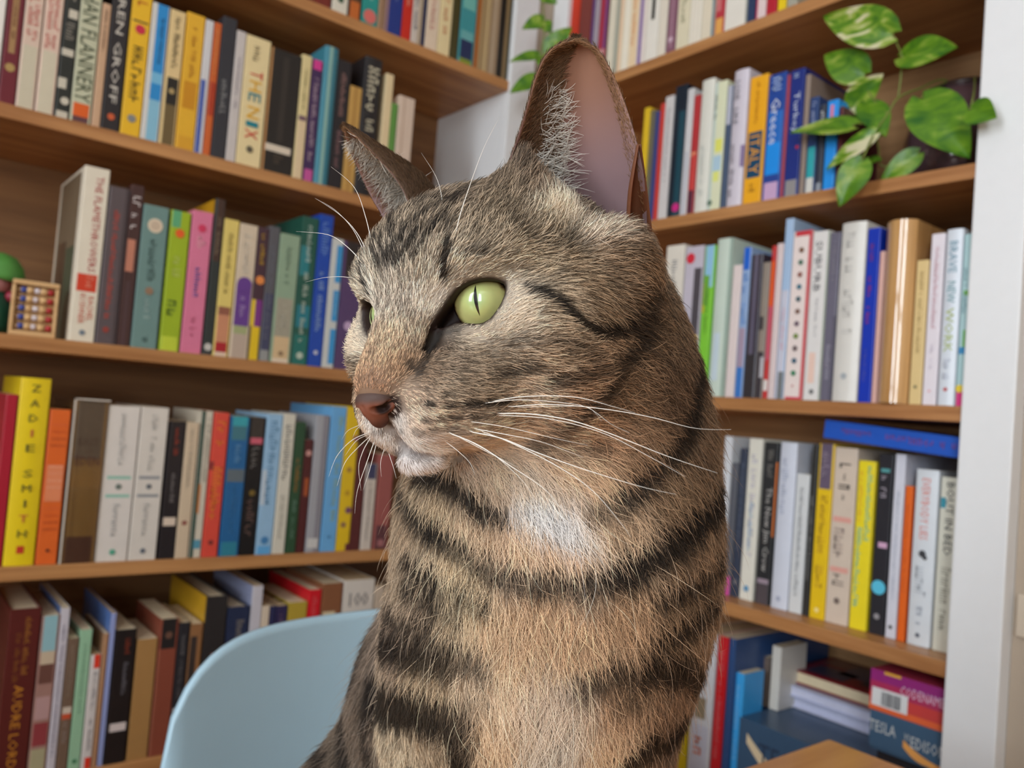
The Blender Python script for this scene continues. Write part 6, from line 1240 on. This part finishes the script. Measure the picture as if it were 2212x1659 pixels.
# ears: short coat outside, fringe and long white hairs inside
def ear_fur(E, near):
    I_, O_, Nn = E; nv, nu = I_.shape[:2]
    du = np.gradient(O_, axis=1); dv = np.gradient(O_, axis=0)
    def at_uv(S, u, v):
        a = v*(nv-1); b = u*(nu-1); i = np.minimum(a.astype(int), nv-2); j = np.minimum(b.astype(int), nu-2); f = (a-i)[:, None]; g = (b-j)[:, None]
        return (S[i, j]*(1-f)+S[i+1, j]*f)*(1-g)+(S[i, j+1]*(1-f)+S[i+1, j+1]*f)*g
    out = []
    n = 14000; u = rng.random(n); v = rng.random(n)**0.9; P = at_uv(O_, u, v); N = at_uv(Nn, u, v); D = at_uv(dv, u, v); D /= np.linalg.norm(D, axis=1, keepdims=True)
    c = np.tile(lin((96, 70, 48)), (n, 1))*rng.uniform(.5, 1.5, n)[:, None]
    out.append(grow(P, N, D, 0.0035*rng.uniform(.6, 1.2, n), np.full(n, .3), np.full(n, .2), c*.6, c, np.full(n, .00007)))
    # rim fur, short and tan
    n = 5000; u = np.where(rng.random(n) < .5, rng.uniform(0, .05, n), rng.uniform(.95, 1, n)); v = rng.random(n); P = at_uv(I_, u, v); N = at_uv(Nn, u, v)*-0.5+np.where(u[:, None] < .5, -1, 1)*at_uv(du, u, v)/np.linalg.norm(at_uv(du, u, v), axis=1, keepdims=True); N /= np.linalg.norm(N, axis=1, keepdims=True)
    D = at_uv(dv, u, v); D /= np.linalg.norm(D, axis=1, keepdims=True); c = np.tile(lin((168, 128, 92)), (n, 1))*rng.uniform(.5, 1.3, n)[:, None]
    out.append(grow(P, N, D, 0.0026*rng.uniform(.6, 1.2, n), np.full(n, .35), np.full(n, .25), c*.6, c, np.full(n, .00006)))
    if near:
        # dark velvety fur on the inside next to the front rim
        n = 12000; v = rng.random(n)**0.9; u = 0.015+0.46*rng.random(n)**1.25*(1.0-0.35*v); P = at_uv(I_, u, v); N = -at_uv(Nn, u, v); D = at_uv(dv, u, v); D /= np.linalg.norm(D, axis=1, keepdims=True)
        tn = at_uv(du, u, v); tn /= np.linalg.norm(tn, axis=1, keepdims=True); c = np.tile(lin((128, 98, 72)), (n, 1))*rng.uniform(.35, 1.6, n)[:, None]
        out.append(grow(P, N, D*0.8+tn*0.5, 0.0042*rng.uniform(.5, 1.2, n), np.full(n, .3), np.full(n, .35), c*.5, c, np.full(n, .00007)))
        # white hairs sweeping across the opening
        n = 520; v = 0.12+rng.random(n)**1.25*0.60; u = 0.17+0.27*rng.random(n); P = at_uv(I_, u, v); N = -at_uv(Nn, u, v); tn = at_uv(du, u, v); tn /= np.linalg.norm(tn, axis=1, keepdims=True); D = at_uv(dv, u, v); D /= np.linalg.norm(D, axis=1, keepdims=True)
        c = np.tile(lin((246, 240, 230)), (n, 1))*rng.uniform(.75, 1.05, n)[:, None]; ln = 0.019*(1.15-0.8*v/0.72)*rng.uniform(.45, 1.15, n)
        out.append(grow(P, N, tn*0.95+D*0.55, ln, np.full(n, .40), np.full(n, .42), c*.85, c, np.full(n, .00012), m=5, curl=1.0))
        # a pale tuft at the foot of the opening
        n = 900; v = rng.random(n)*0.16; u = rng.uniform(.25, .95, n); P = at_uv(I_, u, v); N = -at_uv(Nn, u, v); D = at_uv(dv, u, v); D /= np.linalg.norm(D, axis=1, keepdims=True)
        c = np.tile(lin((206, 182, 160)), (n, 1))*rng.uniform(.5, 1.1, n)[:, None]
        out.append(grow(P, N, D, 0.009*rng.uniform(.5, 1.1, n), np.full(n, .6), np.full(n, .4), c*.6, c, np.full(n, .00007)))
    else:
        n = 9000; v = rng.random(n)**1.05*0.92; u = rng.random(n)**1.2*0.9; P = at_uv(I_, u, v); N = -at_uv(Nn, u, v); tn = at_uv(du, u, v); tn /= np.linalg.norm(tn, axis=1, keepdims=True); D = at_uv(dv, u, v); D /= np.linalg.norm(D, axis=1, keepdims=True)
        c = np.tile(lin((250, 240, 226)), (n, 1))*rng.uniform(.5, 1.1, n)[:, None]; ln = 0.012*(1.2-0.75*v)*rng.uniform(.5, 1.2, n)
        out.append(grow(P, N, tn*0.9-D*0.25-BU*0.2, ln, np.full(n, .35), np.full(n, .35), c*.75, c, np.full(n, .00009), m=5, curl=.5))
    return [np.concatenate([o[k] for o in out]) for k in range(3)]
for E_, nr in ((E1, True), (E2, False)): strands('ear_fur', *ear_fur(E_, nr))
# --- whiskers and eyebrow bristles: root px, bends px, distance at the ends (cm)
whisk_m = mat_plain((242, 236, 226), 0.35, 0.0, 0.5, name='whisker')
def whisker(pts, d0, d1, r=0.00016, name='whisker'):
    q = spline(np.array(pts, float), 22); t = np.linspace(0, 1, 22); d = (d0+(d1-d0)*t)/100
    P = np.array([at(x, y, k) for (x, y), k in zip(q, d)]); h_ = hit(*pts[0])
    if h_ is not None and project(h_[0])[2] < 0.4:
        off = h_[0]-P[0]; P = P+off*(1-t)[:, None]**2; P[0] -= h_[1]*0.001
    return tube(name, P-CO, r*(1-0.88*t**1.3), whisk_m, cat, 6)
for pts, d0, d1, r in [
 ([(1060, 868), (1130, 857), (1240, 858), (1330, 880), (1372, 892)], 28.0, 24.0, .00017), ([(1040, 872), (1120, 864), (1230, 872), (1275, 884), (1318, 915), (1360, 935)], 28.0, 24.2, .00013), ([(1090, 880), (1180, 874), (1290, 882), (1400, 900), (1500, 925), (1580, 928)], 27.9, 23.6, .00017),
 ([(1064, 894), (1140, 894), (1230, 908), (1320, 938), (1440, 985), (1550, 1022)], 27.8, 23.4, .00021), ([(1066, 897), (1180, 904), (1300, 935), (1400, 985), (1480, 1030)], 27.8, 24.4, .00017), ([(1010, 910), (1090, 922), (1190, 945), (1270, 962)], 27.3, 24.4, .00012),
 ([(1018, 925), (1090, 938), (1170, 955), (1260, 988)], 27.2, 24.0, .00014), ([(1005, 931), (1080, 946), (1150, 974), (1250, 1010), (1380, 1050), (1460, 1068)], 27.2, 23.0, .00019), ([(1030, 928), (1100, 955), (1200, 1005), (1280, 1060), (1345, 1135), (1362, 1160)], 27.3, 23.4, .00018),
 ([(966, 934), (1030, 960), (1100, 1005), (1180, 1060), (1225, 1118)], 27.0, 23.6, .00019), ([(1008, 950), (1070, 985), (1130, 1040), (1160, 1085)], 27.2, 24.4, .00013), ([(984, 940), (1050, 975), (1120, 1010)], 27.1, 25.0, .00013), ([(960, 952), (990, 975), (1015, 1000), (1026, 1026)], 26.8, 25.4, .00012),
 ([(1110, 880), (1215, 878), (1270, 880), (1300, 910)], 28, 25, .00010),
 ([(800, 934), (762, 950), (728, 985), (710, 1030)], 26.8, 25.8, .00015), ([(798, 938), (770, 952), (745, 985)], 26.8, 26.0, .00013), ([(802, 940), (772, 968), (745, 1000), (728, 1050)], 26.8, 26.0, .00015), ([(800, 946), (784, 975), (775, 1010), (780, 1060)], 26.8, 26.2, .00013), ([(808, 955), (792, 1000), (772, 1060), (766, 1110)], 26.8, 26.2, .00014), ([(812, 962), (800, 1010), (784, 1060)], 26.8, 26.2, .00012), ([(830, 970), (822, 1000), (824, 1030)], 26.9, 26.4, .0001), ([(840, 980), (850, 1010), (856, 1034)], 26.9, 26.4, .0001), ([(778, 918), (752, 930), (738, 950)], 26.7, 26.2, .0001), ([(788, 912), (770, 928), (762, 945)], 26.7, 26.2, .0001)]: whisker(pts, d0, d1, r)
for pts, d0, d1, r in [
 ([(980, 534), (990, 480), (1012, 410), (1045, 320), (1078, 255)], 28.6, 26.0, .00017), ([(958, 530), (958, 460), (945, 390), (910, 330)], 28.7, 27.6, .00013), ([(990, 498), (1005, 486), (1030, 484)], 28.4, 27.4, .0001),
 ([(806, 540), (790, 470), (765, 405), (715, 360)], 30.8, 30.2, .00016), ([(798, 556), (772, 505), (735, 465), (684, 430)], 30.8, 30.0, .00015), ([(792, 558), (765, 500), (725, 455), (680, 428)], 30.8, 30.3, .00012), ([(790, 575), (752, 535), (710, 508), (640, 500)], 30.8, 30.0, .00016), ([(776, 603), (740, 598), (700, 600), (658, 610)], 30.9, 30.2, .00011), ([(955, 590), (964, 555), (966, 526)], 28.5, 28.0, .0001)]: whisker(pts, d0, d1, r, 'eyebrow_bristle')
